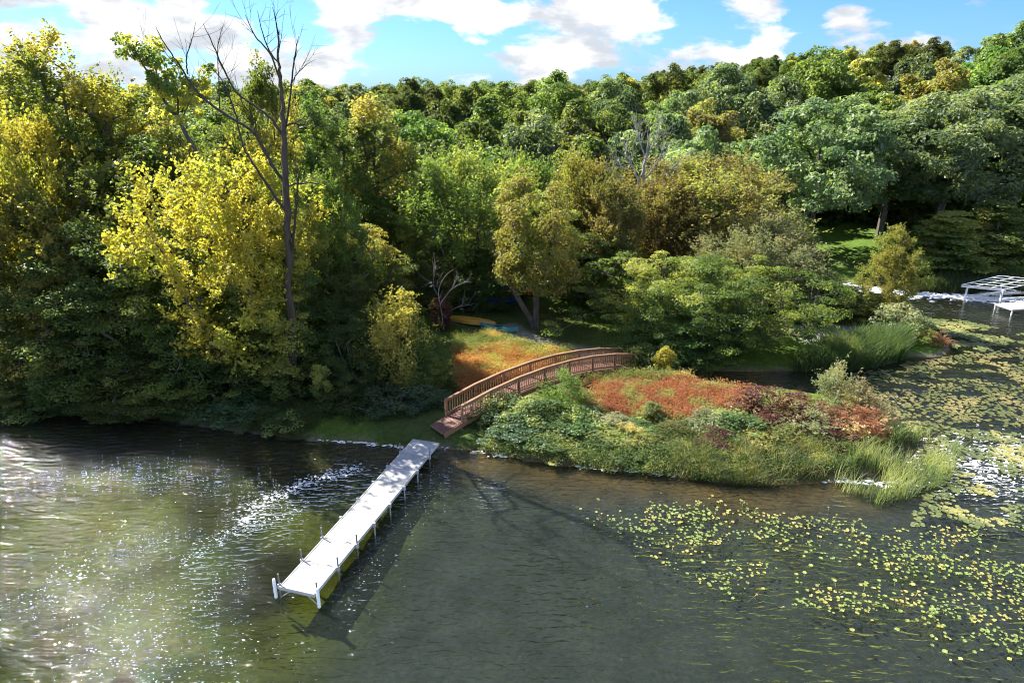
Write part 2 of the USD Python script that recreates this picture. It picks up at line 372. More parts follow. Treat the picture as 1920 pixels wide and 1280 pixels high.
wn = {'g': ('geometry', {}),
      'm1': ('mapping', {'mapping_type': 'point', 'rotation': (0, 0, R(14)), 'scale': (0.55, 1.5, 1)}),
      'n1': ('noise_texture', {'scale': 2.9, 'detail': 1.6, 'roughness': 0.55, 'distortion': 0.6}),
      'm2': ('mapping', {'mapping_type': 'point', 'rotation': (0, 0, R(18)), 'scale': (0.30, 1.0, 1)}),
      'n2': ('noise_texture', {'scale': 0.75, 'detail': 3.0, 'roughness': 0.5, 'distortion': 0.8}),
      'nb': ('noise_texture', {'scale': 0.16, 'detail': 2.0}),
      'amp': ('map_range', {'from_min': 0.35, 'from_max': 0.65, 'to_min': 0.5, 'to_max': 1.25}),
      'sx': ('separate_xyz', {}),
      'calmx': ('map_range', {'range_type': 'smoothstep', 'from_min': 15.0, 'from_max': 21.0, 'to_min': 1.0, 'to_max': 0.0}),
      'calmy': ('map_range', {'range_type': 'smoothstep', 'from_min': 26.0, 'from_max': 33.0, 'to_min': 1.0, 'to_max': 0.0}),
      'cmax': ('math', {'math_type': 'maximum'}), 'cm': ('map_range', {'to_min': 0.22, 'to_max': 1.0}),
      'm3': ('mapping', {'mapping_type': 'point', 'rotation': (0, 0, R(8)), 'scale': (0.6, 1.3, 1)}), 'n3': ('noise_texture', {'scale': 6.5, 'detail': 1.0, 'roughness': 0.5, 'distortion': 0.4}), 'h3': ('math', {'math_type': 'multiply_add', 'value2': 0.024}),
      'h1': ('math', {'math_type': 'multiply', 'value2': 0.20}), 'h2': ('math', {'math_type': 'multiply', 'value2': 0.11}), 'h': ('math', {'math_type': 'add'}),
      'ha': ('math', {'math_type': 'multiply'}), 'hb': ('math', {'math_type': 'multiply'}),
      'b': ('bump', {'strength': 1.0, 'distance': 1.0}),
      'dot': ('vector_math', {'math_type': 'dot_product'}), 'ab': ('math', {'math_type': 'absolute'}), 'om': ('math', {'math_type': 'subtract', 'value1': 1.0, 'use_clamp': True}),
      'pw': ('math', {'math_type': 'power', 'value2': 5.0}), 'fr': ('math', {'math_type': 'multiply_add', 'value2': 0.975, 'value3': 0.025}),
      'gl': ('glossy_bsdf', {'roughness': 0.03, 'color': (1, 1, 1)}), 'tr': ('transparent_bsdf', {'color': (0.50, 0.53, 0.47)}), 'body': ('diffuse_bsdf', {'color': (0.034, 0.042, 0.022)}), 'mb': ('mix_closure', {'fac': 0.14}), 'mx': ('mix_closure', {})}
wl = [('g.position', 'm1.vector'), ('m1.vector', 'n1.vector'), ('g.position', 'm2.vector'), ('m2.vector', 'n2.vector'), ('g.position', 'nb.vector'), ('nb.fac', 'amp.value'),
      ('g.position', 'sx.vector'), ('sx.x', 'calmx.value'), ('sx.y', 'calmy.value'), ('calmx.result', 'cmax.value1'), ('calmy.result', 'cmax.value2'), ('cmax.value', 'cm.value'),
      ('n1.fac', 'h1.value1'), ('n2.fac', 'h2.value1'), ('h1.value', 'h.value1'), ('h2.value', 'h.value2'), ('g.position', 'm3.vector'), ('m3.vector', 'n3.vector'), ('n3.fac', 'h3.value1'), ('h.value', 'h3.value3'), ('h3.value', 'ha.value1'), ('amp.result', 'ha.value2'), ('ha.value', 'hb.value1'), ('cm.result', 'hb.value2'), ('hb.value', 'b.height'),
      ('g.incoming', 'dot.vector1'), ('b.normal', 'dot.vector2'), ('dot.value', 'ab.value1'), ('ab.value', 'om.value2'), ('om.value', 'pw.value1'), ('pw.value', 'fr.value1'),
      ('b.normal', 'gl.normal'), ('fr.value', 'mx.fac'), ('tr.BSDF', 'mb.closure1'), ('body.BSDF', 'mb.closure2'), ('mb.closure', 'mx.closure1'), ('gl.BSDF', 'mx.closure2')]
water_mat = mat('water', wn, wl, 'mx.closure')
wx, wy = axis(-40, 60, 10, -2400, 2400), axis(-20, 70, 10, -2400, 700)
A, B = np.meshgrid(wx, wy, indexing='ij'); I, J = np.meshgrid(np.arange(len(wx) - 1), np.arange(len(wy) - 1), indexing='ij')
k = lambda i, j: (i * len(wy) + j).ravel()
tag(usdkit.mesh(stage, '/World/lake_water', (np.stack([A.ravel(), B.ravel(), 0 * A.ravel()], 1), np.stack([k(I, J), k(I + 1, J), k(I + 1, J + 1), k(I, J + 1)], 1)), water_mat),
    'rippled lake water over green weed and grey silt', None, None, 'structure')


# ------------------------------------------------------------------ trees
def unit(v):
    return v / (np.linalg.norm(v, axis=-1, keepdims=True) + 1e-12)


def leaves(rng, c, n, size, ratio=0.55, axis_bias=None):
    """Rhombic leaves at c, with normals around n."""
    N = len(c)
    n = unit(n)
    t = rng.normal(size=(N, 3))
    if axis_bias is not None: t = t * 0.6 + axis_bias
    t = unit(t - (t * n).sum(1, keepdims=True) * n)
    s = np.cross(n, t)
    a = (size * rng.uniform(0.65, 1.35, N))[:, None]
    b = a * ratio
    fold = n * a * 0.22
    v = np.stack([c + t * a, c + s * b + fold, c - t * a, c - s * b + fold], 1).reshape(-1, 3)
    i = np.arange(N)[:, None] * 4
    f = np.vstack([i + [0, 1, 2], i + [0, 2, 3]])
    return v, f


PROFILE = dict(
    round=lambda t: np.sqrt(np.clip(1 - ((t - 0.5) / 0.55) ** 2, 0.05, 1)),
    wood=lambda t: np.sqrt(np.clip(1 - ((t - 0.42) / 0.6) ** 2, 0.05, 1)),
    tall=lambda t: np.clip(np.sin(np.pi * np.clip(t, 0, 1) ** 0.8) ** 0.6, 0.12, 1) * (1.0 - 0.25 * t),
    spread=lambda t: np.sqrt(np.clip(1 - (1.15 * t - 0.15) ** 2, 0.02, 1)),
    cone=lambda t: np.clip(1.02 - t, 0.05, 1) ** 0.75,
    dome=lambda t: np.sqrt(np.clip(1 - t ** 2, 0.03, 1)))


def crown_points(rng, H, W, base, profile, K, lumps=0.3):
    t = rng.uniform(0, 1, K * 3); th = rng.uniform(0, 2 * np.pi, K * 3)
    Rr = PROFILE[profile](t)
    keep = rng.uniform(0, 1, K * 3) < np.clip(Rr, 0.15, 1)
    t, th, Rr = t[keep][:K], th[keep][:K], Rr[keep][:K]
    ph = rng.uniform(0, 6.28, 4)
    lob = 1 + lumps * (0.5 * np.sin(2 * th + ph[0] + 3 * t) + 0.35 * np.sin(3 * th + ph[1] - 5 * t) + 0.3 * np.sin(5 * th + ph[2] + 7 * t))
    r = rng.uniform(0.08, 1, len(t)) ** 0.42 * Rr * W / 2 * lob
    z = base + t * (H - base) * (1 + 0.06 * np.sin(2 * th + ph[3]))
    return np.stack([r * np.cos(th), r * np.sin(th), z], 1)


def skeleton(rng, clumps, H, base_r, stems=1, top=0.75, lean=0.05, sides=5):
    nodes, par = [], []
    roots = []
    for s in range(stems):
        off = np.array([0.0, 0, 0]) if stems == 1 else np.append(rng.normal(size=2) * 0.06, 0)
        dirn = np.append(rng.normal(size=2) * (lean if stems == 1 else 0.16), 1.0)
        prev, n = -1, 9
        wob = rng.normal(size=2) * 0.02 * H
        for i in range(n + 1):
            u = i / n * top
            p = off + dirn * u * H + np.append(wob * math.sin(3.5 * u), 0)
            if i == 0: p[2] = -0.15
            nodes.append(p); par.append(prev); prev = len(nodes) - 1
    order = np.argsort(clumps[:, 2] + 0.6 * np.linalg.norm(clumps[:, :2], axis=1))
    tips = []
    for ci in order:
        c = clumps[ci]
        P = np.array(nodes)
        d = np.linalg.norm(P - c, axis=1)
        hd = np.linalg.norm((P - c)[:, :2], axis=1)
        cost = d + 1.3 * np.maximum(0, P[:, 2] - c[2] + 0.35 * hd) + 1.5 * (P[:, 2] < 0.12 * H) * (stems == 1)
        j = int(np.argmin(cost)); a = P[j]
        m = a + (c - a) * 0.45 + np.array([0, 0, -0.06 * np.linalg.norm(c - a)]) + rng.normal(size=3) * 0.05 * np.linalg.norm(c - a)
        prev = j
        for u in (0.34, 0.67, 1.0):
            p = (1 - u) ** 2 * a + 2 * u * (1 - u) * m + u * u * c
            nodes.append(p); par.append(prev); prev = len(nodes) - 1
    P, par = np.array(nodes), np.array(par)
    cnt = np.ones(len(P))
    for i in range(len(P) - 1, -1, -1):
        if par[i] >= 0: cnt[par[i]] += cnt[i]
    r = base_r * (cnt / cnt.max()) ** 0.46
    root = par < 0
    r[root] *= 1.35
    e = np.nonzero(par >= 0)[0]
    a, b, ra, rb = P[par[e]], P[e], np.minimum(r[par[e]], r[e] * 1.35), r[e]
    d = unit(b - a)
    ref = np.where(np.abs(d[:, 2:]) > 0.7, [[1.0, 0, 0]], [[0, 0, 1.0]])
    x = unit(np.cross(d, ref)); y = np.cross(d, x)
    th = np.arange(sides) * 2 * np.pi / sides
    ring = np.cos(th)[None, :, None] * x[:, None] + np.sin(th)[None, :, None] * y[:, None]
    v = np.concatenate([a[:, None] + ra[:, None, None] * ring, b[:, None] + rb[:, None, None] * ring], 1)
    i = np.arange(len(e))[:, None] * 2 * sides
    f = []
    for s in range(sides):
        s2 = (s + 1) % sides
        f += [i + [s, s2, sides + s2], i + [s, sides + s2, sides + s]]
    return v.reshape(-1, 3), np.vstack(f)


def make_crown(rng, cl, n, rc, leaf, flat=0.7, mode='clump', ratio=0.55, droop=0.0, upb=0.45, H=10.0):
    K = len(cl)
    center = np.array([0, 0, cl[:, 2].mean()])
    out = unit(cl - center)
    rcs = rc * rng.uniform(0.6, 1.35, K)
    if mode == 'clump':
        idx = np.repeat(np.arange(K), n)
        d = unit(rng.normal(size=(len(idx), 3)) + out[idx] * 0.45 + [0, 0, 0.3])
        r = rcs[idx] * rng.uniform(0.25, 1.0, len(idx)) ** 0.5
        c = cl[idx] + d * r[:, None] * [1, 1, flat]
        c[:, 2] -= droop * rng.uniform(0, 1, len(idx)) ** 2
        nn = d * 0.7 + rng.normal(size=d.shape) * 0.55 + [0, 0, upb]
        return leaves(rng, c, nn, leaf, ratio)
    # shoots: leafy twigs
    per = 14; m = max(1, n // per)
    ci = np.repeat(np.arange(K), m)
    d = unit(rng.normal(size=(len(ci), 3)) * 0.55 + out[ci] * 0.6 + [0, 0, 0.75 if mode == 'shoot' else -0.9])
    L = rcs[ci] * rng.uniform(0.9, 2.0, len(ci))
    st = cl[ci] + rng.normal(size=(len(ci), 3)) * rc * 0.35
    si = np.repeat(np.arange(len(ci)), per)
    u = rng.uniform(0, 1, len(si))
    c = st[si] + d[si] * (L[si] * u)[:, None] + rng.normal(size=(len(si), 3)) * leaf * 0.9
    if mode == 'weep': c[:, 2] -= 0.25 * (L[si] * u) ** 2
    nn = rng.normal(size=c.shape) * 0.7 + [0, 0, upb] + np.cross(d[si], rng.normal(size=c.shape)) * 0.4
    return leaves(rng, c, nn, leaf, ratio, d[si] * 0.8)


PROTO = {}


def proto(key, seed, H, W, base, profile, K, n, rc, leaf, trunk_r, crown_name='crown', bark_m=None, stems=1, top=0.75, lumps=0.3, **kw):
    rng = np.random.default_rng(seed)
    cl = crown_points(rng, H - rc * 0.6, W - rc * 1.2, base, profile, K, lumps)
    c = stage.CreateClassPrim(f'/World/{key}_class')
    c.SetTypeName('Xform')
    if trunk_r:
        usdkit.mesh(stage, f'{c.GetPath()}/trunk', skeleton(rng, cl, H, trunk_r, stems, top), bark_m or bark, smooth=False)
    usdkit.mesh(stage, f'{c.GetPath()}/{crown_name}', make_crown(rng, cl, n, rc, leaf, H=H, **kw), None)
    PROTO[key] = (c, H, W)


# near trees
proto('cotton_a', 1, 17, 9, 3.0, 'tall', 230, 168, 0.62, 0.085, 0.30, mode='shoot', ratio=0.75, lumps=0.55, top=0.85)
proto('cotton_b', 2, 16, 8, 2.5, 'tall', 210, 168, 0.6, 0.085, 0.28, mode='shoot', ratio=0.75, lumps=0.6, top=0.85)
proto('bright', 3, 13, 9.5, 1.5, 'round', 270, 154, 0.6, 0.088, 0.26, mode='shoot', ratio=0.8, lumps=0.5, top=0.85)
proto('bank_a', 4, 11, 9, 0.6, 'round', 270, 130, 0.8, 0.085, 0.22, flat=0.5, ratio=0.6, lumps=0.4, stems=2)
proto('bank_b', 5, 8, 8, 0.3, 'dome', 210, 140, 0.72, 0.08, 0.16, flat=0.5, ratio=0.55, lumps=0.4, stems=3)
proto('shoot_a', 6, 10.5, 9, 1.6, 'round', 190, 168, 0.75, 0.11, 0.2, mode='shoot', ratio=0.5, stems=3, lumps=0.3)
proto('shoot_b', 7, 9, 7, 1.8, 'round', 150, 168, 0.7, 0.10, 0.18, mode='shoot', ratio=0.5, stems=3, lumps=0.3)
proto('twin', 8, 10, 7, 2.8, 'round', 170, 140, 0.8, 0.10, 0.20, flat=0.7, ratio=0.5, stems=2, lumps=0.35)
proto('spread', 9, 7.5, 13, 1.3, 'spread', 210, 120, 0.85, 0.10, 0.20, flat=0.3, ratio=0.55, stems=3, lumps=0.55)
proto('weep', 10, 6.0, 6, 0.4, 'dome', 130, 168, 0.7, 0.10, 0.12, mode='weep', ratio=0.35, stems=2)
proto('willow', 11, 7, 9, 0.8, 'dome', 200, 168, 0.7, 0.11, 0.14, mode='shoot', ratio=0.28, stems=3)
proto('layer', 12, 9, 8, 1.6, 'cone', 130, 150, 1.0, 0.13, 0.18, flat=0.22, ratio=0.55, lumps=0.35, upb=0.9)
# woodland trees
for i in range(4):
    proto(f'wood_{"abcd"[i]}', 20 + i, 15, 10.5, 2.5, 'wood', 170, 130, 1.15, 0.20, 0.28, flat=0.8, ratio=0.65, lumps=0.55)
proto('wood_tall', 26, 17, 8, 3, 'tall', 150, 130, 1.0, 0.20, 0.26, flat=0.8, ratio=0.65, lumps=0.4)
proto('oak_a', 27, 14, 12, 5.0, 'wood', 190, 115, 1.15, 0.17, 0.36, flat=0.6, ratio=0.65, lumps=0.45)
proto('oak_b', 28, 15, 11, 5.0, 'wood', 180, 115, 1.15, 0.17, 0.34, flat=0.6, ratio=0.65, lumps=0.5)
# shrubs
for i in range(3):
    proto(f'shrub_{"abc"[i]}', 30 + i, 2.0, 2.6, 0.1, 'dome', 60, 70, 0.34, 0.055, 0.025, crown_name='foliage', flat=0.75, ratio=0.6, stems=4, lumps=0.4)
proto('bush_shoot', 34, 2.4, 2.4, 0.1, 'dome', 60, 84, 0.36, 0.06, 0.02, crown_name='foliage', mode='shoot', ratio=0.4, stems=4)
proto('sapling', 35, 3.0, 1.8, 0.4, 'round', 50, 60, 0.34, 0.075, 0.03, crown_name='foliage', flat=0.7, ratio=0.6)
PROTO['hill_shrub'] = PROTO['bank_b']

HASH = np.random.default_rng(77)


def tree(key, colour, px, top_py, Y, width_px, name, label, category='tree', group=None, rz=None, round_=0.0):
    c, H0, W0 = PROTO[key]
    top = atY(px, top_py, Y)
    x = top[0]
    g = gz(x, Y)
    H = max(top[2] - g, 0.4)
    Wd = width_px * np.linalg.norm(atY(px, top_py + 50, Y) - CAM) / FPX * 1.0
    s = Wd / W0
    sink = max(0.0, round_ * s * H0 - H); H += sink
    return copy_of(c, name, label, category, (x, Y, g - 0.05 - sink), HASH.uniform(0, 360) if rz is None else rz, (s, s, H / H0), G['limewood' if colour == 'lime' and key.startswith('wood') else colour], group)


# --- left bank, from back to front
tree('cotton_a', 'yellowgreen', 85, 62, 45, 330, 'cottonwood_tree', 'tall airy yellow-green cottonwood with thinning top at the far left')
tree('cotton_b', 'cotton', -40, 110, 48, 260, 'cottonwood_tree', 'green cottonwood cut by the left edge of the view')
tree('cotton_b', 'yellowgreen', 195, 150, 47, 200, 'cottonwood_tree', 'thin-topped cottonwood just right of the tallest far left cottonwood')
tree('cotton_a', 'green', 270, 205, 49, 250, 'cottonwood_tree', 'green cottonwood behind the leaning trunk with leaf tufts')
tree('bank_a', 'green', 190, 250, 42, 290, 'bank_tree', 'full green tree in front of the tall cottonwoods at left')
tree('bank_a', 'cotton', 345, 235, 44, 230, 'bank_tree', 'olive green tree above and left of the bright yellow tree')
tree('bright', 'yellow', 10, 215, 38, 200, 'yellow_tree', 'bright yellow tree cut by the left edge of the picture')
tree('bright', 'cotton', 70, 330, 37, 260, 'bank_tree', 'yellow-green tree below the bright yellow one at the left edge')
tree('cotton_b', 'yellowgreen', 478, 118, 44, 160, 'cottonwood_tree', 'slim yellow-green tree behind the bare dead tree')
tree('cotton_a', 'green', 585, 172, 52, 230, 'cottonwood_tree', 'green cottonwood to the right behind the dead tree')
tree('bright', 'yellow', 412, 298, 34.8, 315, 'yellow_tree', 'large bright yellow tree left of the dead trunk')
tree('bright', 'yellowgreen', 575, 330, 39, 170, 'yellow_tree', 'smaller yellow-green tree right behind the dead trunk')
tree('bank_a', 'cotton', 480, 440, 35.5, 240, 'bank_tree', 'yellow-green tree below the bright yellow tree')
tree('bank_a', 'green', 215, 410, 35, 300, 'bank_tree', 'large green tree over the left shore')
tree('bank_a', 'cotton', 60, 500, 34.5, 240, 'bank_tree', 'olive green tree with layered branches low at the far left')
tree('bank_b', 'green', 335, 545, 34, 230, 'bank_tree', 'green drooping tree over the water below the yellow tree')
tree('bank_b', 'dark', 120, 610, 33.2, 220, 'bank_tree', 'dark low tree leaning over the water at left')
tree('bank_b', 'dark', 245, 640, 32.8, 240, 'bank_tree', 'dark low tree at the middle of the left shore')
tree('bank_b', 'green', 430, 600, 33.2, 220, 'bank_tree', 'low green tree left of the foot of the dead tree')
tree('bank_b', 'green', 15, 660, 33, 150, 'shore_bush', 'light green bush on the shore at the left edge', 'bush')
tree('sapling', 'gold', 75, 640, 32.4, 70, 'maple_sapling', 'orange-leaved young maple low on the left shore', 'sapling')
tree('bank_b', 'green', 590, 560, 35.5, 220, 'bank_tree', 'green tree right of the foot of the dead tree')
tree('bank_a', 'cotton', 640, 420, 42, 200, 'bank_tree', 'olive tree between the dead tree and the willow dome')
tree('bank_a', 'green', 610, 470, 38, 170, 'bank_tree', 'slender green tree behind the dark trees by the lawn')
tree('cotton_b', 'cotton', 700, 180, 54, 235, 'cottonwood_tree', 'tall yellow-green cottonwood with a forked leaning trunk left of centre')
tree('wood_tall', 'dark', 640, 250, 58, 180, 'bank_tree', 'dark tree beside the forked cottonwood')
tree('bank_b', 'green', 720, 470, 42, 110, 'bank_tree', 'small green tree left of the white boat')
tree('weep', 'cotton', 742, 545, 34.3, 180, 'willow_dome', 'olive dome-shaped weeping willow by the marsh', 'tree')
tree('bank_b', 'green', 795, 625, 33.8, 110, 'bank_tree', 'narrow green tree on the right flank of the willow dome')
tree('bank_b', 'dark', 660, 600, 33.6, 150, 'bank_tree', 'dark tree on the left flank of the willow dome')
tree('shrub_a', 'white', 720, 722, 31.6, 130, 'shrub', 'dark shrub with pale flowers behind the lawn by the bridge foot', 'shrub')
tree('shrub_b', 'white', 790, 718, 31.6, 100, 'shrub', 'pale flowered shrub touching the left bridge rail', 'shrub')
tree('shrub_c', 'dark', 640, 725, 31.4, 120, 'shrub', 'dark shrub behind the left half of the lawn', 'shrub')
tree('shrub_a', 'white', 440, 745, 30.9, 120, 'shrub', 'pale flowered shrub on the dark left bank', 'shrub')
tree('shrub_b', 'white', 380, 752, 31.2, 90, 'shrub', 'leftmost pale flowered shrub on the left bank', 'shrub')
tree('shrub_c', 'shrub', 545, 770, 30.0, 100, 'shrub', 'bright green rounded shrub where the left bank meets the lawn', 'shrub')
tree('shrub_a', 'dark', 500, 755, 30.6, 110, 'shrub', 'dark shrub left of the bright green rounded shrub', 'shrub')
tree('sapling', 'lime', 525, 672, 31.8, 75, 'sapling', 'light green sapling glowing in the dark left bank', 'sapling')
tree('sapling', 'lime', 600, 682, 31.6, 45, 'sapling', 'smaller light green sapling beside the first one', 'sapling')
tree('shrub_b', 'dark', 310, 735, 31.8, 130, 'shrub', 'dark shrub overhanging the water below the drooping tree', 'shrub')
tree('shrub_c', 'dark', 180, 725, 32.2, 120, 'shrub', 'dark shrub at the waterline far left', 'shrub')
tree('shrub_a', 'shrub', 30, 720, 32.0, 110, 'shrub', 'green shrub at the waterline in the left corner', 'shrub')
# --- centre
tree('shoot_a', 'lime', 880, 285, 50, 255, 'broad_tree', 'broad yellow-green tree with upright shoots behind the marsh')
tree('shoot_b', 'green', 990, 300, 55, 130, 'broad_tree', 'green tree with upright shoots right behind the broad yellow-green tree')
tree('bank_a', 'green', 795, 450, 47, 140, 'broad_tree', 'dark green tree above the white boat')
tree('bank_b', 'green', 900, 450, 48, 160, 'broad_tree', 'low green tree shading the kayaks')
tree('twin', 'gold', 1008, 330, 43.5, 200, 'twin_trunk_tree', 'golden brown tree on two pale trunks beside the path')
tree('shoot_b', 'gold', 1090, 300, 53, 130, 'broad_tree', 'golden tree between the twin trunked tree and the grey bare tree')
tree('shoot_b', 'olive', 1140, 330, 51, 160, 'broad_tree', 'olive tree below the grey bare tree')
tree('bank_a', 'green', 1110, 430, 49, 190, 'broad_tree', 'dark green tree behind the lawn')
tree('shoot_a', 'brown', 1340, 300, 57, 285, 'broad_tree', 'bronze tree with upright shoots right of centre')
tree('shoot_b', 'brown', 1245, 340, 55, 150, 'broad_tree', 'smaller bronze tree left of the large bronze tree')
tree('willow', 'silver', 1430, 418, 49, 250, 'willow_tree', 'grey-green willow behind the spreading tree')
tree('spread', 'lime', 1265, 470, 42, 330, 'spreading_tree', 'spreading green tree with low branches by the far end of the bridge')
tree('spread', 'green', 1400, 475, 40.5, 320, 'spreading_tree', 'darker spreading green tree over the channel')
tree('bank_b', 'green', 1290, 560, 39.3, 230, 'broad_tree', 'low dark green tree under the spreading trees')
tree('bank_b', 'dark', 1510, 490, 47, 170, 'broad_tree', 'dark bush-like tree behind the gravel patch')
tree('bank_b', 'dark', 1600, 535, 46, 150, 'broad_tree', 'dark rounded tree left of the golden shrub by the cove')
tree('shrub_a', 'shrub', 1205, 640, 36.8, 90, 'shrub', 'green shrub at the far end of the bridge', 'shrub')
tree('shrub_b', 'dark', 1290, 640, 37.0, 110, 'shrub', 'dark shrub between the bridge end and the channel', 'shrub')
tree('sapling', 'yellow', 1248, 648, 35.6, 42, 'sapling', 'small bright yellow sapling beside the bridge end', 'sapling')
tree('sapling', 'maroon', 825, 555, 43, 50, 'sapling', 'dark red shrub in front of the boats', 'shrub')
tree('cotton_b', 'gold', 1690, 425, 45.5, 92, 'golden_tree', 'slim golden tree on the point by the cove')
tree('shrub_a', 'silver', 1690, 565, 43.2, 95, 'shrub', 'grey-green shrub at the foot of the golden tree', 'shrub')
tree('bush_shoot', 'rust', 1745, 618, 41.5, 55, 'shrub', 'rust coloured shrub at the tip of the point', 'shrub')
tree('shrub_b', 'green', 1720, 600, 41.9, 80, 'shrub', 'green shrub between the golden tree and the rust coloured shrub', 'shrub')
# --- oaks and slope at the right
tree('oak_a', 'oak', 1562, 185, 65, 240, 'oak_tree', 'large blue-green oak with bare trunk on the lawn')
tree('oak_b', 'oak', 1690, 210, 70, 190, 'oak_tree', 'blue-green oak right of the bare-trunked oak')
tree('oak_a', 'oak', 1800, 175, 68, 230, 'oak_tree', 'wide blue-green oak above the boat lift')
tree('oak_b', 'oak', 1905, 140, 72, 220, 'oak_tree', 'blue-green oak cut by the right edge')
tree('oak_a', 'dark', 1740, 320, 76, 200, 'oak_tree', 'dark oak in shade above the golden tree')
tree('oak_a', 'oak', 2020, 160, 70, 230, 'oak_tree', 'blue-green oak just beyond the right edge')
tree('layer', 'lime', 1790, 385, 58.5, 170, 'layered_tree', 'pale green tree with flat layered branches behind the reeds')
tree('layer', 'lime', 1885, 365, 59.5, 150, 'layered_tree', 'pale green layered tree at the right edge')
tree('bank_b', 'oak', 1495, 395, 62, 110, 'layered_tree', 'low blue-green tree left of the bare oak trunk')

# --- the wooded hillside
rngH = np.random.default_rng(5)
sky_x = [-200, 560, 600, 660, 720, 800, 840, 870, 960, 1000, 1040, 1080, 1120, 1160, 1230, 1280, 1330, 1380, 1430, 1480, 1520, 1570, 1640, 1690, 1712, 1740, 1800, 1825, 1862, 1885, 1920, 2300]
sky_y = [190, 185, 178, 165, 158, 160, 170, 156, 145, 150, 136, 130, 140, 145, 130, 112, 106, 112, 112, 118, 112, 100, 92, 102, 128, 96, 76, 54, 50, 56, 32, 0]
fr_x = [-200, 600, 800, 950, 1100, 1250, 1450, 1570, 1700, 1920, 2300]
fr_y = [330, 330, 300, 285, 260, 255, 250, 215, 225, 190, 150]
woods = dict(green='green rounded tree in the woodland on the hillside', dark='dark green tree in the woodland on the hillside', lime='light yellow-green tree in the woodland on the hillside',
             oak='grey-green tree in the woodland on the hillside', cotton='olive green tree in the woodland on the hillside', gold='golden autumn tree in the woodland on the hillside', brown='bronze autumn tree in the woodland on the hillside')
MARKS = [(690, 'beside the forked cottonwood'), (800, 'right behind the forked cottonwood'), (920, 'above the broad yellow-green tree'), (1050, 'above the golden brown twin-trunked tree'), (1150, 'left of the grey bare tree'), (1260, 'behind the grey bare tree'),
         (1400, 'above the large bronze tree'), (1500, 'between the bronze tree and the oaks'), (1620, 'above the bare-trunked oak'), (1740, 'above the golden tree of the cove'), (1840, 'above the boat lift'), (9999, 'at the right edge of the hill')]
KIND = dict(green='green rounded', dark='dark green', lime='light yellow-green', oak='grey-green', cotton='olive green', gold='golden autumn', brown='bronze autumn')


def wood_label(c_, px_, D):
    where = next(t for x, t in MARKS if px_ < x)
    row = 'lowest row' if D < 71 else 'low on the hill' if D < 85 else 'half way up the hill' if D < 97 else 'high on the hill' if D < 104 else 'just below the skyline' if D < 119 else 'on the skyline'
    lab = f'{KIND[c_]} tree {row}, {where}'
    return lab, 'tree', lab.replace(' tree ', ' trees ')


special = [(1770, 118, 100, 'gold'), (1650, 165, 98, 'lime'), (1560, 190, 92, 'green'), (1870, 95, 105, 'lime'), (1330, 190, 88, 'brown'), (1090, 190, 90, 'lime'), (1010, 225, 74, 'oak'), (1150, 190, 92, 'dark'), (880, 235, 76, 'dark'), (970, 215, 84, 'green'), (1420, 255, 78, 'oak'), (1280, 165, 110, 'lime'), (1220, 195, 98, 'lime'), (1480, 150, 118, 'green'), (760, 200, 84, 'lime')]
for px_, top_, Y_, c_ in special:
    tree(f'wood_{"abcd"[int(rngH.integers(4))]}', c_, px_, top_, Y_, 150 * 90 / Y_ * rngH.uniform(0.9, 1.15), 'woodland_tree', *wood_label(c_, px_, Y_), round_=1.0)
rows = [66, 80, 98, 125]
for ri, D in enumerate(rows):
    u = (ri / (len(rows) - 1)) ** 0.85
    step = 150 * 90 / D * 0.92
    px_ = 560 + rngH.uniform(0, 40)
    while px_ < 2080:
        top_ = np.interp(px_, fr_x, fr_y) * (1 - u) + np.interp(px_, sky_x, sky_y) * u + rngH.uniform(-10, 26) * (1 if u < 1 else 0.5)
        if ri == 0 and px_ > 1460: px_ += step; continue
        near_special = any(abs(px_ - a) < 55 and abs(D - d) < 9 for a, _, d, _ in special)
        if not near_special:
            c_ = str(rngH.choice(['green', 'dark', 'lime', 'oak', 'cotton', 'gold'], p=[0.38, 0.15, 0.27, 0.15, 0.04, 0.01]))
            kk = 'wood_tall' if rngH.uniform() < 0.12 else f'wood_{"abcd"[int(rngH.integers(4))]}'
            tree(kk, c_, px_, top_, D + rngH.uniform(-4, 4), step * rngH.uniform(1.0, 1.5), 'woodland_tree', *wood_label(c_, px_, D), round_=1.0)
        px_ += step * rngH.uniform(0.85, 1.15)

for D, lo, hi in ((62, 215, 235), (74, 200, 225), (90, 185, 205)):
    px_ = -330
    while px_ < 600:
        c_ = str(rngH.choice(['green', 'dark', 'lime', 'cotton'], p=[0.35, 0.25, 0.2, 0.2]))
        lab = {'green': 'green', 'dark': 'dark green', 'lime': 'light green', 'cotton': 'olive green'}[c_] + ' tree half hidden behind the left bank trees'
        tree(f'wood_{"abcd"[int(rngH.integers(4))]}', c_, px_, rngH.uniform(lo, hi), D + rngH.uniform(-3, 3), 190 * 62 / D * rngH.uniform(1, 1.3), 'woodland_tree', lab, 'tree', lab.replace(' tree half', ' trees half'))
        px_ += 120 * 62 / D * rngH.uniform(0.85, 1.15)

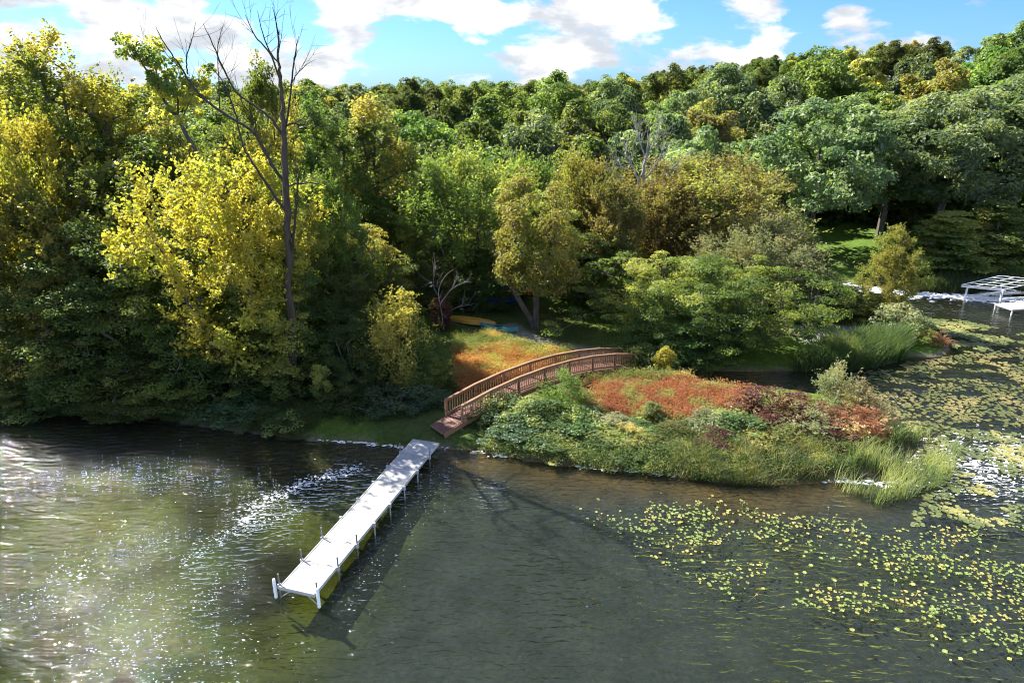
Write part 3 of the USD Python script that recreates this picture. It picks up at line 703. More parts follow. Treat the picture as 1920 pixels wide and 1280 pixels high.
fw = UsdGeom.PointInstancer.Define(stage, '/World/far_woodland')
tag(fw, 'far dark woodland reaching to the horizon', 'woodland', None, 'stuff')
kinds = []
for i, (kk, cc) in enumerate((('wood_a', 'green'), ('wood_b', 'dark'), ('wood_c', 'cotton'))):
    x = UsdGeom.Xform.Define(stage, f'/World/far_woodland/tree_kind_{"abc"[i]}')
    x.GetPrim().GetReferences().AddInternalReference(PROTO[kk][0].GetPath()); UsdShade.MaterialBindingAPI.Apply(x.GetPrim()).Bind(G[cc])
    kinds.append(x.GetPath())
fw.CreatePrototypesRel().SetTargets(kinds)
rngF = np.random.default_rng(31)
fp = np.array([(x + rngF.normal() * 2, y + rngF.normal() * 3) for y in (150, 165, 185, 215, 260, 320, 420) for x in np.arange(-0.95 * y, 0.62 * y, 8.5 * max(1, y / 200))])
fz = height(fp[:, 0], fp[:, 1])
top = 15.5 + 0.7 + rngF.uniform(-0.8, 1.6, len(fp)) + np.maximum(0, fp[:, 0] * 0.04)
fs = np.clip((top - fz) / 15, 0.5, 1.3)
fw.CreatePositionsAttr(Vt.Vec3fArray.FromNumpy(np.c_[fp, fz - 0.3].astype(np.float32)))
fw.CreateScalesAttr(Vt.Vec3fArray.FromNumpy(np.c_[fs * 1.15, fs * 1.15, fs].astype(np.float32)))
fw.CreateProtoIndicesAttr(Vt.IntArray.FromNumpy(rngF.integers(0, 3, len(fp)).astype(np.int32)))
an = rngF.uniform(0, np.pi, len(fp))
fw.CreateOrientationsAttr(Vt.QuathArray([Gf.Quath(float(math.cos(a)), 0.0, 0.0, float(math.sin(a))) for a in an]))

# --- bare trees
def bare_tree(name, label, Y, limbs, m, seed, twig=5, tw_len=1.2, depth=1.0):
    """Limbs are traced as polylines of (px, py, radius), each at its own depth; twigs are grown on them."""
    rng = np.random.default_rng(seed)
    base = atY(limbs[0][0][0], limbs[0][0][1], Y)
    trunk, branches = None, []
    for li, limb in enumerate(limbs):
        dz = 0 if li == 0 else rng.uniform(-1, 1) * depth * 1.6
        pts = []
        for i, (px, py, r) in enumerate(limb):
            off = dz * (i / max(1, len(limb) - 1))
            pts.append(atY(px, py, Y + off))
        p = np.array(pts); r = np.array([q[2] for q in limb])
        uu = np.linspace(0, len(p) - 1, 6 * (len(p) - 1) + 1)
        from scipy.interpolate import PchipInterpolator
        pp = np.stack([PchipInterpolator(np.arange(len(p)), p[:, k])(uu) for k in range(3)], 1)
        rr = np.interp(uu, np.arange(len(p)), r)
        pp[1:] += rng.normal(size=(len(pp) - 1, 3)) * rr[1:, None] * 0.3
        tw = [tube(pp, rr, 7 if li == 0 else 5)]
        for _ in range(twig if li else twig // 2):
            j = int(rng.integers(len(pp) // 3, len(pp) - 1))
            d = unit(pp[min(j + 1, len(pp) - 1)] - pp[j - 1])
            dd = unit(d * 0.7 + rng.normal(size=3) * 0.55 + [0, 0, 0.25])
            L = tw_len * rng.uniform(0.4, 1.3)
            s = np.linspace(0, 1, 5)[:, None]
            q = pp[j] + dd * L * s + np.array([0, 0, 0.25 * L]) * s ** 2 + rng.normal(size=(5, 3)) * 0.03 * L * s
            r0 = min(rr[j] * 0.5, 0.022)
            tw.append(tube(q, np.linspace(r0, 0.005, 5), 4))
            for _ in range(2):
                k2 = int(rng.integers(1, 4)); d2 = unit(dd + rng.normal(size=3) * 0.5)
                q2 = q[k2] + d2 * L * 0.45 * np.linspace(0, 1, 3)[:, None]
                tw.append(tube(q2, np.linspace(r0 * 0.6, 0.004, 3), 3))
        branches.append(cat(tw))
    t = thing(name, label, 'tree', tuple(base))
    for i, b in enumerate(branches):
        obj('trunk' if i == 0 else 'branch', (b[0] - base, b[1]), m, t, smooth=True)
    return t


dead = [
    [(549, 740, 0.252), (545, 600, 0.210), (541, 480, 0.185), (538, 400, 0.168), (533, 300, 0.143), (530, 215, 0.109), (527, 160, 0.084), (521, 110, 0.050), (522, 70, 0.038), (511, 14, 0.012)],
    [(535, 345, 0.084), (505, 300, 0.084), (480, 255, 0.076), (440, 225, 0.071), (400, 200, 0.063), (360, 160, 0.050), (335, 120, 0.038), (310, 85, 0.030), (292, 50, 0.010)],
    [(530, 258, 0.076), (510, 225, 0.063), (480, 200, 0.050), (440, 170, 0.046), (415, 120, 0.040), (395, 75, 0.025), (381, 45, 0.010)],
    [(538, 400, 0.076), (500, 345, 0.063), (470, 300, 0.050), (455, 270, 0.042), (440, 210, 0.040), (415, 150, 0.028), (385, 120, 0.010)],
    [(352, 140, 0.035), (350, 110, 0.030), (360, 75, 0.020), (367, 42, 0.008)],
    [(412, 205, 0.030), (410, 150, 0.025), (408, 95, 0.020), (418, 50, 0.008)],
    [(527, 160, 0.050), (505, 100, 0.038), (480, 70, 0.030), (460, 28, 0.010)],
    [(520, 115, 0.038), (500, 85, 0.030), (488, 45, 0.020), (483, 20, 0.008)],
    [(532, 270, 0.059), (545, 170, 0.042), (552, 110, 0.035), (560, 68, 0.010)],
    [(545, 160, 0.030), (565, 130, 0.020), (592, 112, 0.007)],
    [(535, 240, 0.042), (548, 232, 0.040), (570, 234, 0.030), (590, 222, 0.010)],
    [(541, 350, 0.042), (560, 344, 0.040), (590, 344, 0.030), (620, 355, 0.010)],
    [(545, 500, 0.076), (552, 420, 0.067), (556, 365, 0.059), (560, 330, 0.030)],
    [(523, 66, 0.030), (517, 40, 0.020), (524, 18, 0.006)],
    [(480, 255, 0.030), (470, 215, 0.025), (455, 195, 0.020), (440, 140, 0.007)]]
bare_tree('dead_tree', 'tall dark dead tree with bare forking limbs above the yellow tree', 33.0, dead, bark_dead, 11, 5, 1.3)
leanb = [[(470, 640, 0.20), (430, 440, 0.17), (375, 305, 0.14), (340, 235, 0.11), (310, 190, 0.085), (285, 150, 0.06), (262, 110, 0.04), (248, 82, 0.015)],
         [(335, 225, 0.06), (333, 190, 0.05), (325, 150, 0.03), (320, 130, 0.01)], [(300, 178, 0.04), (288, 120, 0.025), (262, 75, 0.008)], [(338, 235, 0.05), (365, 170, 0.03), (388, 140, 0.01)]]
lt = bare_tree('leaning_tree', 'thin leaning tree with small leaf tufts left of the dead tree', 40.5, leanb, bark, 12, 8, 1.2)
rngT = np.random.default_rng(3)
base_l = np.array(lt.GetAttribute('xformOp:translate').Get())
spots = []
for limb in leanb:
    L = np.array([atY(a, b, 40.5) for a, b, _ in limb])
    for u in np.linspace(0.45 if len(limb) > 5 else 0.2, 1, 14): spots.append([np.interp(u * (len(L) - 1), np.arange(len(L)), L[:, k]) for k in range(3)])
spots = np.array(spots) + rngT.normal(size=(len(spots), 3)) * [0.35, 0.5, 0.3]
obj('crown', make_crown(rngT, spots - base_l, 60, 0.45, 0.11, ratio=0.75), G['cotton'], lt)
grey = [[(1205, 470, 0.22), (1203, 380, 0.18), (1205, 330, 0.15), (1212, 290, 0.10), (1218, 250, 0.03)],
        [(1203, 360, 0.09), (1190, 320, 0.07), (1175, 290, 0.05), (1168, 262, 0.02)], [(1205, 340, 0.08), (1228, 310, 0.06), (1245, 280, 0.04), (1250, 260, 0.02)], [(1203, 375, 0.07), (1175, 345, 0.05), (1150, 325, 0.03), (1130, 318, 0.015)],
        [(1207, 350, 0.07), (1235, 335, 0.05), (1262, 318, 0.03), (1275, 312, 0.015)], [(1212, 300, 0.05), (1200, 265, 0.035), (1195, 240, 0.015)], [(1213, 290, 0.05), (1232, 260, 0.03), (1240, 245, 0.015)], [(1190, 320, 0.04), (1170, 315, 0.03), (1155, 300, 0.015)]]
bare_tree('grey_bare_tree', 'pale grey leafless tree among the trees below the hill', 58, grey, bark_pale, 13, 16, 1.6)
twg = [[(832, 618, 0.043), (828, 585, 0.037), (822, 550, 0.031), (830, 525, 0.019), (850, 505, 0.007)], [(826, 570, 0.025), (850, 540, 0.019), (875, 528, 0.007)], [(823, 555, 0.019), (812, 530, 0.012), (818, 500, 0.006)], [(830, 600, 0.025), (860, 575, 0.015), (890, 570, 0.006)]]
bare_tree('bare_shrub', 'small pale bare-branched tree in front of the boats', 42.5, twg, bark_pale, 14, 8, 0.9)

# ------------------------------------------------------------------ meadow, shrubs and grasses of the shore
def scatter(rng, poly, n):
    x0, y0, x1, y1 = poly.bounds
    p = rng.uniform([x0, y0], [x1, y1], (int(n * (x1 - x0) * (y1 - y0) / max(poly.area, 1e-6) * 1.1) + 10, 2))
    return p[shapely.contains_xy(poly, p[:, 0], p[:, 1])][:n]


def herb(name, label, poly, n, h, colour, seed, leaf=0.05, per=26, spread=0.16, ratio=0.4):
    """A patch of knee-high plants: leafy stems."""
    rng = np.random.default_rng(seed)
    p = scatter(rng, poly, n)
    z = height(p[:, 0], p[:, 1])
    hh = h * rng.uniform(0.55, 1.2, len(p)) * (0.75 + 0.5 * meshkit.noise(np.c_[p * 0.8, np.zeros(len(p))], seed))
    idx = np.repeat(np.arange(len(p)), per)
    u = rng.uniform(0.15, 1, len(idx)) ** 0.7
    c = np.c_[p[idx], z[idx] + hh[idx] * u] + rng.normal(size=(len(idx), 3)) * [spread, spread, 0.04]
    nn = rng.normal(size=c.shape) * 0.6 + [0, 0, 0.7]
    return obj(name, leaves(rng, c, nn, leaf, ratio), G[colour], label=label, cat='plants', kind='stuff')


def blades(rng, p, z, h, wd, lean=0.35, wind=(0.15, -0.05)):
    N = len(p)
    d = rng.normal(size=(N, 2)) * lean + wind
    hh = h * rng.uniform(0.5, 1.2, N)
    a = rng.uniform(0, np.pi, N); s = np.c_[np.cos(a), np.sin(a), 0 * a] * (wd * rng.uniform(0.6, 1.3, N))[:, None]
    b0 = np.c_[p, z]; m = b0 + np.c_[d * (hh * 0.35)[:, None], hh * 0.6]; t = b0 + np.c_[d * hh[:, None], hh]
    v = np.stack([b0 - s, b0 + s, m + s * 0.7, m - s * 0.7, t], 1).reshape(-1, 3)
    i = np.arange(N)[:, None] * 5
    return v, np.vstack([i + [0, 1, 2], i + [0, 2, 3], i + [3, 2, 4]])


def grass(name, label, poly, n, h, wd, colour, seed, lean=0.3, cat_='grass', clump=0.0, zmin=-0.25):
    rng = np.random.default_rng(seed)
    p = scatter(rng, poly, n)
    if clump:
        k = meshkit.fbm(np.c_[p * clump, np.zeros(len(p))], 3, seed); p = p[k > np.quantile(k, 0.45)]
    z = np.maximum(height(p[:, 0], p[:, 1]), zmin) - 0.02
    return obj(name, blades(rng, p, z, h, wd, lean), G[colour], label=label, cat=cat_, kind='stuff')


P = near_poly
herb('orange_marsh_plants', 'orange and gold autumn marsh plants left of the bridge', P([(858, 668), (950, 660), (1060, 668), (1010, 700), (930, 722), (870, 742), (855, 720)], 0.6), 2600, 0.75, 'orange', 41)
herb('green_marsh_plants', 'pale green marsh plants behind the orange ones', P([(850, 640), (915, 634), (990, 652), (1080, 662), (1060, 678), (950, 668), (855, 672)], 0.6), 2600, 0.7, 'meadow', 42)
herb('red_meadow_plants', 'red and orange meadow plants on the island behind the shrubs', P([(1060, 745), (1100, 722), (1200, 712), (1330, 722), (1420, 738), (1390, 770), (1300, 800), (1200, 790), (1090, 770)], 0.6), 3600, 0.7, 'redorange', 43)
herb('yellow_meadow_plants', 'yellow-green meadow plants along the channel behind the red patch', P([(1080, 722), (1200, 708), (1300, 714), (1280, 726), (1180, 726), (1100, 735)], 0.6), 900, 0.8, 'meadow', 44)
herb('bank_plants', 'green low plants under the foreground shrubs', P([(900, 838), (960, 800), (1100, 790), (1400, 830), (1620, 840), (1600, 880), (1350, 893), (1100, 870)], 0.3), 2600, 0.55, 'shrub', 45)
herb('left_bank_plants', 'dark low plants along the left bank', P([(20, 764), (300, 772), (560, 815), (600, 795), (560, 765), (300, 745), (20, 745)], 0.3), 2600, 0.5, 'dark', 46)

sh = [  # px, top py, Y, width px, shape, colour, label
    (945, 735, 30.3, 110, 'shrub_a', 'shrub', 'green shrub right of the near bridge rail'),
    (1000, 745, 29.6, 130, 'shrub_b', 'shrub', 'large leafy green shrub before the middle of the bridge'),
    (1055, 700, 31.0, 90, 'bush_shoot', 'lime', 'light green upright shrub against the bridge rail'),
    (1090, 760, 29.4, 120, 'shrub_c', 'shrub', 'green shrub before the left end of the red meadow'),
    (965, 775, 28.9, 120, 'shrub_c', 'white', 'pale-leaved shrub above the shore right of the dock'),
    (1030, 790, 28.4, 130, 'shrub_a', 'shrub', 'broad green shrub over the sandy shallows'),
    (1150, 775, 28.9, 100, 'shrub_b', 'silver', 'grey-green shrub before the red meadow'),
    (1200, 792, 28.4, 120, 'shrub_a', 'shrub', 'green shrub in the middle of the island front'),
    (1130, 800, 28.0, 110, 'shrub_b', 'shrub', 'low green shrub above the foam on the island shore'),
    (1265, 790, 28.2, 100, 'shrub_c', 'olive', 'olive shrub beside the maroon stems'),
    (1330, 768, 29.0, 100, 'shrub_a', 'silver', 'silvery shrub at the right end of the red meadow'),
    (1380, 770, 28.5, 120, 'shrub_b', 'shrub', 'green shrub below the maroon patch'),
    (1440, 725, 30.0, 140, 'shrub_c', 'maroon', 'wide maroon shrub on the right of the island'),
    (1200, 825, 27.2, 120, 'shrub_b', 'shrub', 'low green shrub hanging over the foam line'),
    (1270, 820, 27.3, 100, 'shrub_a', 'olive', 'low olive shrub left of the long shore grass'),
    (1510, 740, 29.6, 110, 'shrub_a', 'maroon', 'dark red shrub left of the silver spikes'),
    (1450, 790, 28.0, 120, 'shrub_a', 'olive', 'olive shrub under the maroon shrubs'),
    (1520, 770, 28.6, 100, 'bush_shoot', 'silver', 'silver-green feathery shrub on the island'),
    (1575, 690, 31.0, 75, 'bush_shoot', 'silver', 'tall silver spiked shrub behind the red shrubs'),
    (1620, 720, 30.6, 90, 'bush_shoot', 'straw', 'straw coloured feathery shrub at the island tip'),
    (1560, 800, 27.9, 100, 'shrub_b', 'maroon', 'maroon shrub low at the right of the island'),
    (1610, 765, 28.9, 100, 'bush_shoot', 'rust', 'rust and straw feathery shrub above the reeds'),
    (1180, 800, 27.8, 90, 'bush_shoot', 'meadow', 'yellow-green shrub at the front of the island'),
    (1225, 752, 29.6, 45, 'sapling', 'meadow', 'yellowish sapling in the red meadow'),
    (1345, 800, 27.6, 90, 'shrub_c', 'maroon', 'small maroon shrub above the tall grass'),
    (905, 765, 29.8, 60, 'shrub_c', 'dark', 'dark shrub in the shade right of the bridge foot'),
    (1480, 830, 27.2, 110, 'shrub_c', 'shrub', 'green shrub behind the tall shore grass'),
    (1080, 835, 27.3, 90, 'shrub_a', 'meadow', 'low yellow-green shrub at the island waterline'),
]
for px_, tp, Y_, wp, key, colr, lab in sh:
    tree(key, colr, px_, tp, Y_, wp * 1.15, 'shrub', lab, 'shrub')

grass('shore_grass', 'long olive grass bending over the island shore', P([(1250, 872), (1320, 845), (1430, 835), (1510, 850), (1520, 885), (1480, 905), (1380, 903), (1280, 890)], 0.2), 9000, 0.75, 0.010, 'reed', 51, 0.5, 'grass', 1.3)
grass('straw_grass', 'pale dry grass tufts among the island shrubs', P([(1180, 860), (1300, 840), (1480, 820), (1600, 800), (1640, 850), (1540, 895), (1380, 900), (1200, 878)], 0.2), 2200, 0.8, 0.008, 'straw', 58, 0.6, 'grass', 1.3)
grass('reed_bed', 'bright green reeds standing in the shallows at the island tip', P([(1560, 905), (1620, 850), (1690, 800), (1740, 830), (1800, 850), (1780, 900), (1700, 935), (1640, 945), (1580, 925)], 0.0), 3600, 1.05, 0.012, 'palereed', 52, 0.28, 'reeds', 0.8)
grass('point_reeds', 'tall green reeds along the dark channel on the point', P([(1480, 690), (1540, 660), (1620, 645), (1690, 640), (1700, 668), (1640, 684), (1560, 694)], 0.2), 7000, 1.3, 0.02, 'reed', 53, 0.25, 'reeds')
grass('far_reeds', 'green reeds along the far shore of the cove', P([(1720, 540), (1800, 534), (1920, 538), (1990, 540), (1990, 553), (1860, 549), (1750, 545)], 0.2), 6000, 1.3, 0.03, 'reed', 54, 0.2, 'reeds')
grass('lawn_grass', 'short mown grass of the lawn beneath the trees', P([(560, 800), (700, 770), (820, 780), (900, 800), (960, 850), (830, 836), (700, 829), (600, 824)], 0.4), 9000, 0.07, 0.008, 'green', 55, 0.6)
grass('slope_grass', 'bright sunlit grass behind the shrubs on the lawn', P([(1000, 590), (1180, 570), (1500, 580), (1560, 600), (1450, 660), (1200, 668), (1060, 650)], 0.6), 16000, 0.10, 0.018, 'lime', 56, 0.6)

# ------------------------------------------------------------------ the boat dock
DZ = 0.52
A0, B0 = ground(525.6, 1098, DZ), ground(775.4, 822.5, DZ)
DL = np.linalg.norm(B0 - A0); du = (B0 - A0) / DL; dv = np.array([du[1], -du[0], 0.0]); DW = 1.24
dock = thing('dock', 'long white sectional dock reaching from the lawn into the lake', 'dock', tuple(A0))
NS = 8; sl = DL / NS
loc = lambda s, t, z=0.0: du * s + dv * t + np.array([0, 0, z])
for i in range(NS):
    a, b = i * sl + 0.010, (i + 1) * sl - 0.010
    obj('deck_panel', bar(loc(a, DW / 2, -0.02), loc(b, DW / 2, -0.02), DW - 0.07, 0.04, ch=0.008), dock_white, dock)
    for t_ in (0.0, DW):
        obj('side_rail', bar(loc(a, t_, -0.05), loc(b, t_, -0.05), 0.05, 0.12, ch=0.006), dock_white, dock)
    obj('cross_brace', bar(loc(a + 0.05, 0.03, -0.10), loc(a + 0.05, DW - 0.03, -0.10), 0.05, 0.06), alu, dock)
obj('end_board', bar(loc(-0.03, -0.02, -0.05), loc(-0.03, DW + 0.02, -0.05), 0.05, 0.13, ch=0.006), dock_white, dock)
tall = {0: 0.42, 1: 0.42, 2: 0.42, 7: 0.42}
for i in range(NS):
    for t_ in (-0.075, DW + 0.075):
        s_ = i * sl + 0.05
        p = loc(s_, t_)
        w_ = A0 + p
        bot = float(height(np.array([w_[0]]), np.array([w_[1]]))[0]) - 0.15 - DZ
        topz = tall.get(i, -0.02 if i != 7 else 0.4)
        post = obj('post', tube([p + [0, 0, bot], p + [0, 0, topz]], 0.026, 8), alu_dark if topz > 0.1 else alu, dock, smooth=40)
        obj('post_bracket', bar(p + [0, 0, -0.14], p + [0, 0, 0.03], 0.085, 0.085, up=du), alu, dock)
        if topz > 0.1 and i in (1, 2):
            obj('cleat', bar(loc(s_, t_ * 0.9 + (0.12 if t_ < 0 else -0.12), 0.012), loc(s_ + 0.02, t_ * 0.9 + (0.34 if t_ < 0 else -0.3), 0.012), 0.03, 0.02), alu_dark, dock)
        if i == 0:
            inn = 0.45 if t_ < 0 else -0.45
            obj('brace', tube([p + [0, 0, -0.5], loc(s_, t_ + inn, -0.12)], 0.015, 6), alu, dock)
for t_ in (-0.17, DW + 0.17):
    p = loc(-0.06, t_)
    obj('bumper', tube([p + [0, 0, -0.44], p + [0, 0, 0.24], p + [0, 0, 0.29]], [0.052, 0.052, 0.035], 10), vinyl, dock, smooth=40)

# ------------------------------------------------------------------ the footbridge
br = thing('footbridge', 'brown timber footbridge arching from the lawn over the marsh channel', 'bridge')
Bs, Be = ground(817, 807, 0.42)[:2], ground(1180, 684, 0.45)[:2]
bd = (Be - Bs); BL = np.linalg.norm(bd); bd /= BL; bn = np.array([bd[1], -bd[0]])
BW = 1.06


def deck_z(s):
    u = s / BL
    return 0.44 + 0.92 * 4 * u * (1 - u)


def bp(s, t, z=0.0):
    return np.array([*(Bs + bd * s + bn * t), deck_z(s) + z])


npl = int(BL / 0.145)
for i in range(npl):
    s_ = (i + 0.5) * BL / npl
    tl = (bp(s_ + 0.05, 0) - bp(s_ - 0.05, 0)); upv = np.cross(tl, [*bn, 0]); upv = -upv / np.linalg.norm(upv)
    if upv[2] < 0: upv = -upv
    h = BL / npl
    obj('plank', bar(bp(s_, -BW / 2), bp(s_, BW / 2), h - 0.012, 0.038, up=upv), timber_red, br)
for t_ in (-BW / 2 - 0.03, BW / 2 + 0.03):
    ss = np.linspace(0.1, BL, 15)
    obj('stringer', cat([bar(bp(a, t_, -0.13), bp(b + 0.01, t_, -0.13), 0.06, 0.24) for a, b in zip(ss[:-1], ss[1:])]), timber, br)
RH = 0.87
for side, s0 in ((-1, 0.95), (1, 1.15)):
    t_ = side * (BW / 2 + 0.02)
    np_ = 8
    ps = np.linspace(s0, BL - 0.1, np_)
    for a in ps:
        obj('rail_post', bar(bp(a, t_, -0.28), bp(a, t_, RH - 0.05), 0.095, 0.095, up=(*bd, 0), ch=0.008), timber, br)
    for a, b in zip(ps[:-1], ps[1:]):
        obj('top_rail', bar(bp(a - 0.03, t_, RH), bp(b - 0.03, t_, RH), 0.145, 0.042, ch=0.006), timber, br)
        obj('side_rail', bar(bp(a + 0.05, t_, RH - 0.09), bp(b - 0.05, t_, RH - 0.09), 0.04, 0.09), timber, br)
        obj('side_rail', bar(bp(a + 0.05, t_, 0.12), bp(b - 0.05, t_, 0.12), 0.04, 0.09), timber, br)
        nb = max(2, int((b - a) / 0.135))
        for j in range(nb):
            s_ = a + (j + 0.5) * (b - a) / nb
            obj('baluster', bar(bp(s_, t_ - side * 0.036, 0.05), bp(s_, t_ - side * 0.036, RH - 0.05), 0.034, 0.034, up=(*bd, 0)), timber, br)

# ------------------------------------------------------------------ boats
def hull(L, W, H, keel=0.0, sharp=1.6):
    n, m = 25, 13
    rows_ = []
    for i in range(n):
        u = 2 * i / (n - 1) - 1
        wv = W / 2 * max(1 - abs(u) ** sharp, 0.0) ** 0.75 + 0.01
        rise = H * 0.35 * abs(u) ** 3
        th = np.linspace(0, np.pi, m)
        rows_.append(np.c_[np.full(m, u * L / 2), -wv * np.cos(th), rise + H * (1 - np.sin(th) ** 0.7)])
    v = np.vstack(rows_)
    f = []
    for i in range(n - 1):
        for j in range(m - 1):
            a = i * m + j
            f.append((a, a + 1, a + m + 1, a + m))
    return v, np.array(f)


def deck_of(L, W, H, sharp=1.6, crown=0.08, hole=(-0.15, 0.18)):
    n, m = 25, 7
    v, f = [], []
    for i in range(n):
        u = 2 * i / (n - 1) - 1
        wv = W / 2 * max(1 - abs(u) ** sharp, 0.0) ** 0.75 + 0.01
        for j in range(m):
            t = 2 * j / (m - 1) - 1
            v.append((u * L / 2, wv * t, H + H * 0.35 * abs(u) ** 3 + crown * (1 - t * t) + 0.002))
    for i in range(n - 1):
        for j in range(m - 1):
            u = 2 * (i + 0.5) / (n - 1) - 1
            if hole and hole[0] < u < hole[1] and 1 <= j < m - 2 + 0: continue
            a = i * m + j; f.append((a, a + m, a + m + 1, a + 1))
    return np.array(v), np.array(f)


def place(parts, name, label, category, px, py, z, rz, tilt=0.0, L=3.2):
    p = ground(px, py, z)
    g = gz(p[0], p[1])
    t = thing(name, label, category, (p[0], p[1], max(g, 0.02) + 0.02 + (z - 0.6 if z > 1.0 else 0)), rz)
    T = trimesh.transformations.rotation_matrix(R(tilt), [1, 0, 0])
    for nm, (v, f), m in parts:
        v = np.asarray(v) @ T[:3, :3].T
        obj(nm, (v - [0, 0, 0], f), m, t, smooth=40)
    return t


def kayak_parts(c, L=3.1, W=0.74, H=0.32, cream=None):
    cock = np.array([[math.cos(a) * 0.42 - 0.0, math.sin(a) * 0.25, H + 0.075 + 0.02 * math.cos(2 * a)] for a in np.linspace(0, 2 * np.pi, 25)])
    return [('hull', hull(L, W, H), c), ('deck', deck_of(L, W, H), cream or c), ('cockpit_rim', tube(cock, 0.022, 6), alu_dark), ('seat', bar((-0.3, 0, 0.12), (0.1, 0, 0.10), 0.36, 0.08, ch=0.02), alu_dark)]


def upside(L, W, H, c):
    v, f = hull(L, W, H); v = v.copy(); v[:, 2] = H * 1.35 - v[:, 2]
    keel = np.array([[u * L / 2, 0, H * 1.35 - H * 0.35 * abs(u) ** 3 + 0.015] for u in np.linspace(-0.95, 0.95, 12)])
    gun = [np.array([[u * L / 2, s * (W / 2 * max(1 - abs(u) ** 1.6, 0) ** 0.75 + 0.015), H * 0.35 * (1 - abs(u) ** 3)] for u in np.linspace(-1, 1, 15)]) for s in (-1, 1)]
    return [('hull', (v, f[:, ::-1]), c), ('keel', tube(keel, 0.015, 5), c), ('gunwale', tube(gun[0], 0.02, 5), alu_dark), ('gunwale', tube(gun[1], 0.02, 5), alu_dark)]


teal, yel, blu, org, wht, red = plastic('teal_plastic', (0.06, 0.30, 0.30)), plastic('yellow_plastic', (0.62, 0.33, 0.04)), plastic('blue_plastic', (0.02, 0.12, 0.55)), plastic('orange_plastic', (0.6, 0.13, 0.04)), plastic('white_plastic', (0.75, 0.75, 0.74)), plastic('red_plastic', (0.5, 0.06, 0.03))
tarp = rough_mat('teal_cover', (0.01, 0.09, 0.10), (0.02, 0.16, 0.17), 3.0, 0.7, 0.3)
place(upside(3.5, 0.9, 0.34, yel), 'canoe', 'overturned yellow canoe at the edge of the marsh', 'canoe', 885, 607, 0.6, -22)
place(kayak_parts(teal, 2.7, 0.68, 0.27), 'kayak', 'teal kayak lying on the path beside the yellow canoe', 'kayak', 936, 619, 0.6, -22)
place([('hull', hull(4.4, 1.7, 0.8, sharp=2.4), tarp), ('cover', deck_of(4.4, 1.72, 0.8, 2.4, 0.25, None), wht)], 'rowing_boat', 'boat with white top and dark teal hull under the trees', 'boat', 782, 556, 0.6, -25)
place(kayak_parts(blu, cream=blu), 'kayak', 'bright blue kayak on the rack behind the twin trunked tree', 'kayak', 967, 546, 1.3, 8)
place(kayak_parts(org, cream=org), 'kayak', 'orange kayak under the bright blue kayak', 'kayak', 972, 556, 0.6, 5)
place(kayak_parts(blu, cream=blu), 'kayak', 'dark blue kayak in the shade beneath the green tree', 'kayak', 935, 570, 0.6, 4)
place([('hull', hull(4.0, 1.5, 0.55, sharp=2.4), wht), ('cover', deck_of(4.0, 1.5, 0.55, 2.4, 0.12, None), wht)], 'rowing_boat', 'white boat behind the twin trunked tree', 'boat', 1072, 548, 0.6, -12)
place(upside(4.0, 0.95, 0.4, red), 'canoe', 'red overturned canoe at the back of the lawn', 'canoe', 1122, 540, 0.6, 5)
place(kayak_parts(blu, cream=blu), 'kayak', 'blue kayak seen through the spreading tree', 'kayak', 1272, 576, 0.6, 30)

# ------------------------------------------------------------------ boat lift and far dock
lift = thing('boat_lift', 'white boat lift with an open canopy frame in the cove', 'boat lift')
q0, q1 = ground(1816, 569, 0), None
eaL, eaN, rdg = None, None, None
Yl = q0[1]
lf = np.array([q0[0], q0[1], 0.0])
u_ = np.array([0.97, 0.24, 0]); v_ = np.array([0.90, -0.44, 0])           # along the span, along the eave
LU, LV = 7.0, 2.9
o_ = lf + np.array([-0.25, 0.9, 0])
lp = lambda a, b, z: o_ + u_ * a + v_ * b + np.array([0, 0, z])
EZ, RZ = 1.25, 1.75
roofz = lambda a: EZ + (RZ - EZ) * (1 - abs(a / (LU / 2) - 1))
for i, a in enumerate(np.linspace(0, LU, 11)):
    obj('purlin', tube([lp(a, 0, roofz(a)), lp(a, LV, roofz(a))], 0.026, 6), frame_white, lift)
for b in np.linspace(0, LV, 4):
    obj('rafter', tube([lp(0, b, EZ), lp(LU / 2, b, RZ), lp(LU, b, EZ)], 0.026, 6), frame_white, lift)
for a in (0.0, LU):
    obj('eave_rail', bar(lp(a, 0, EZ - 0.12), lp(a, LV, EZ - 0.12), 0.05, 0.10), frame_white, lift)
for a, b in ((0.3, 0.2), (0.3, 2.5), (3.6, 0.2), (3.6, 2.7), (6.6, 0.2), (6.6, 2.7)):
    obj('post', bar(lp(a, b, -1.0), lp(a, b, EZ - 0.1), 0.1, 0.1, up=u_), frame_white, lift)
for b in (0.2, 2.5):
    obj('beam', bar(lp(0.3, b, 0.35), lp(6.6, b, 0.35), 0.1, 0.14), frame_white, lift)
    obj('bunk', bar(lp(0.6, b * 0.5 + 0.7, 0.62), lp(4.2, b * 0.5 + 0.7, 0.62), 0.14, 0.1), alu_dark, lift)
obj('brace', tube([lp(0.3, 0.2, 0.3), lp(0.3, 2.5, 1.0)], 0.035, 6), alu, lift)
obj('brace', tube([lp(3.6, 0.2, 0.9), lp(3.6, 2.7, 0.3)], 0.035, 6), alu, lift)
obj('brace', tube([lp(3.6, 2.7, 0.3), lp(6.6, 2.7, 0.9)], 0.035, 6), alu, lift)
wheel = np.array([lp(3.2, 2.8, 0.75) + np.array([0.34 * math.cos(a), -0.05, 0.34 * math.sin(a)]) for a in np.linspace(0, 2 * np.pi, 21)])
obj('winch_wheel', tube(wheel, 0.03, 6), alu, lift)
fd = thing('far_dock', 'short white dock with a grey skirt at the right edge of the cove', 'dock')
c0 = ground(1868, 573, 0.4); c1 = ground(1894, 579, 0.4); e0 = c0 + np.array([7, 1.6, 0]); e1 = c1 + np.array([7, 1.6, 0])
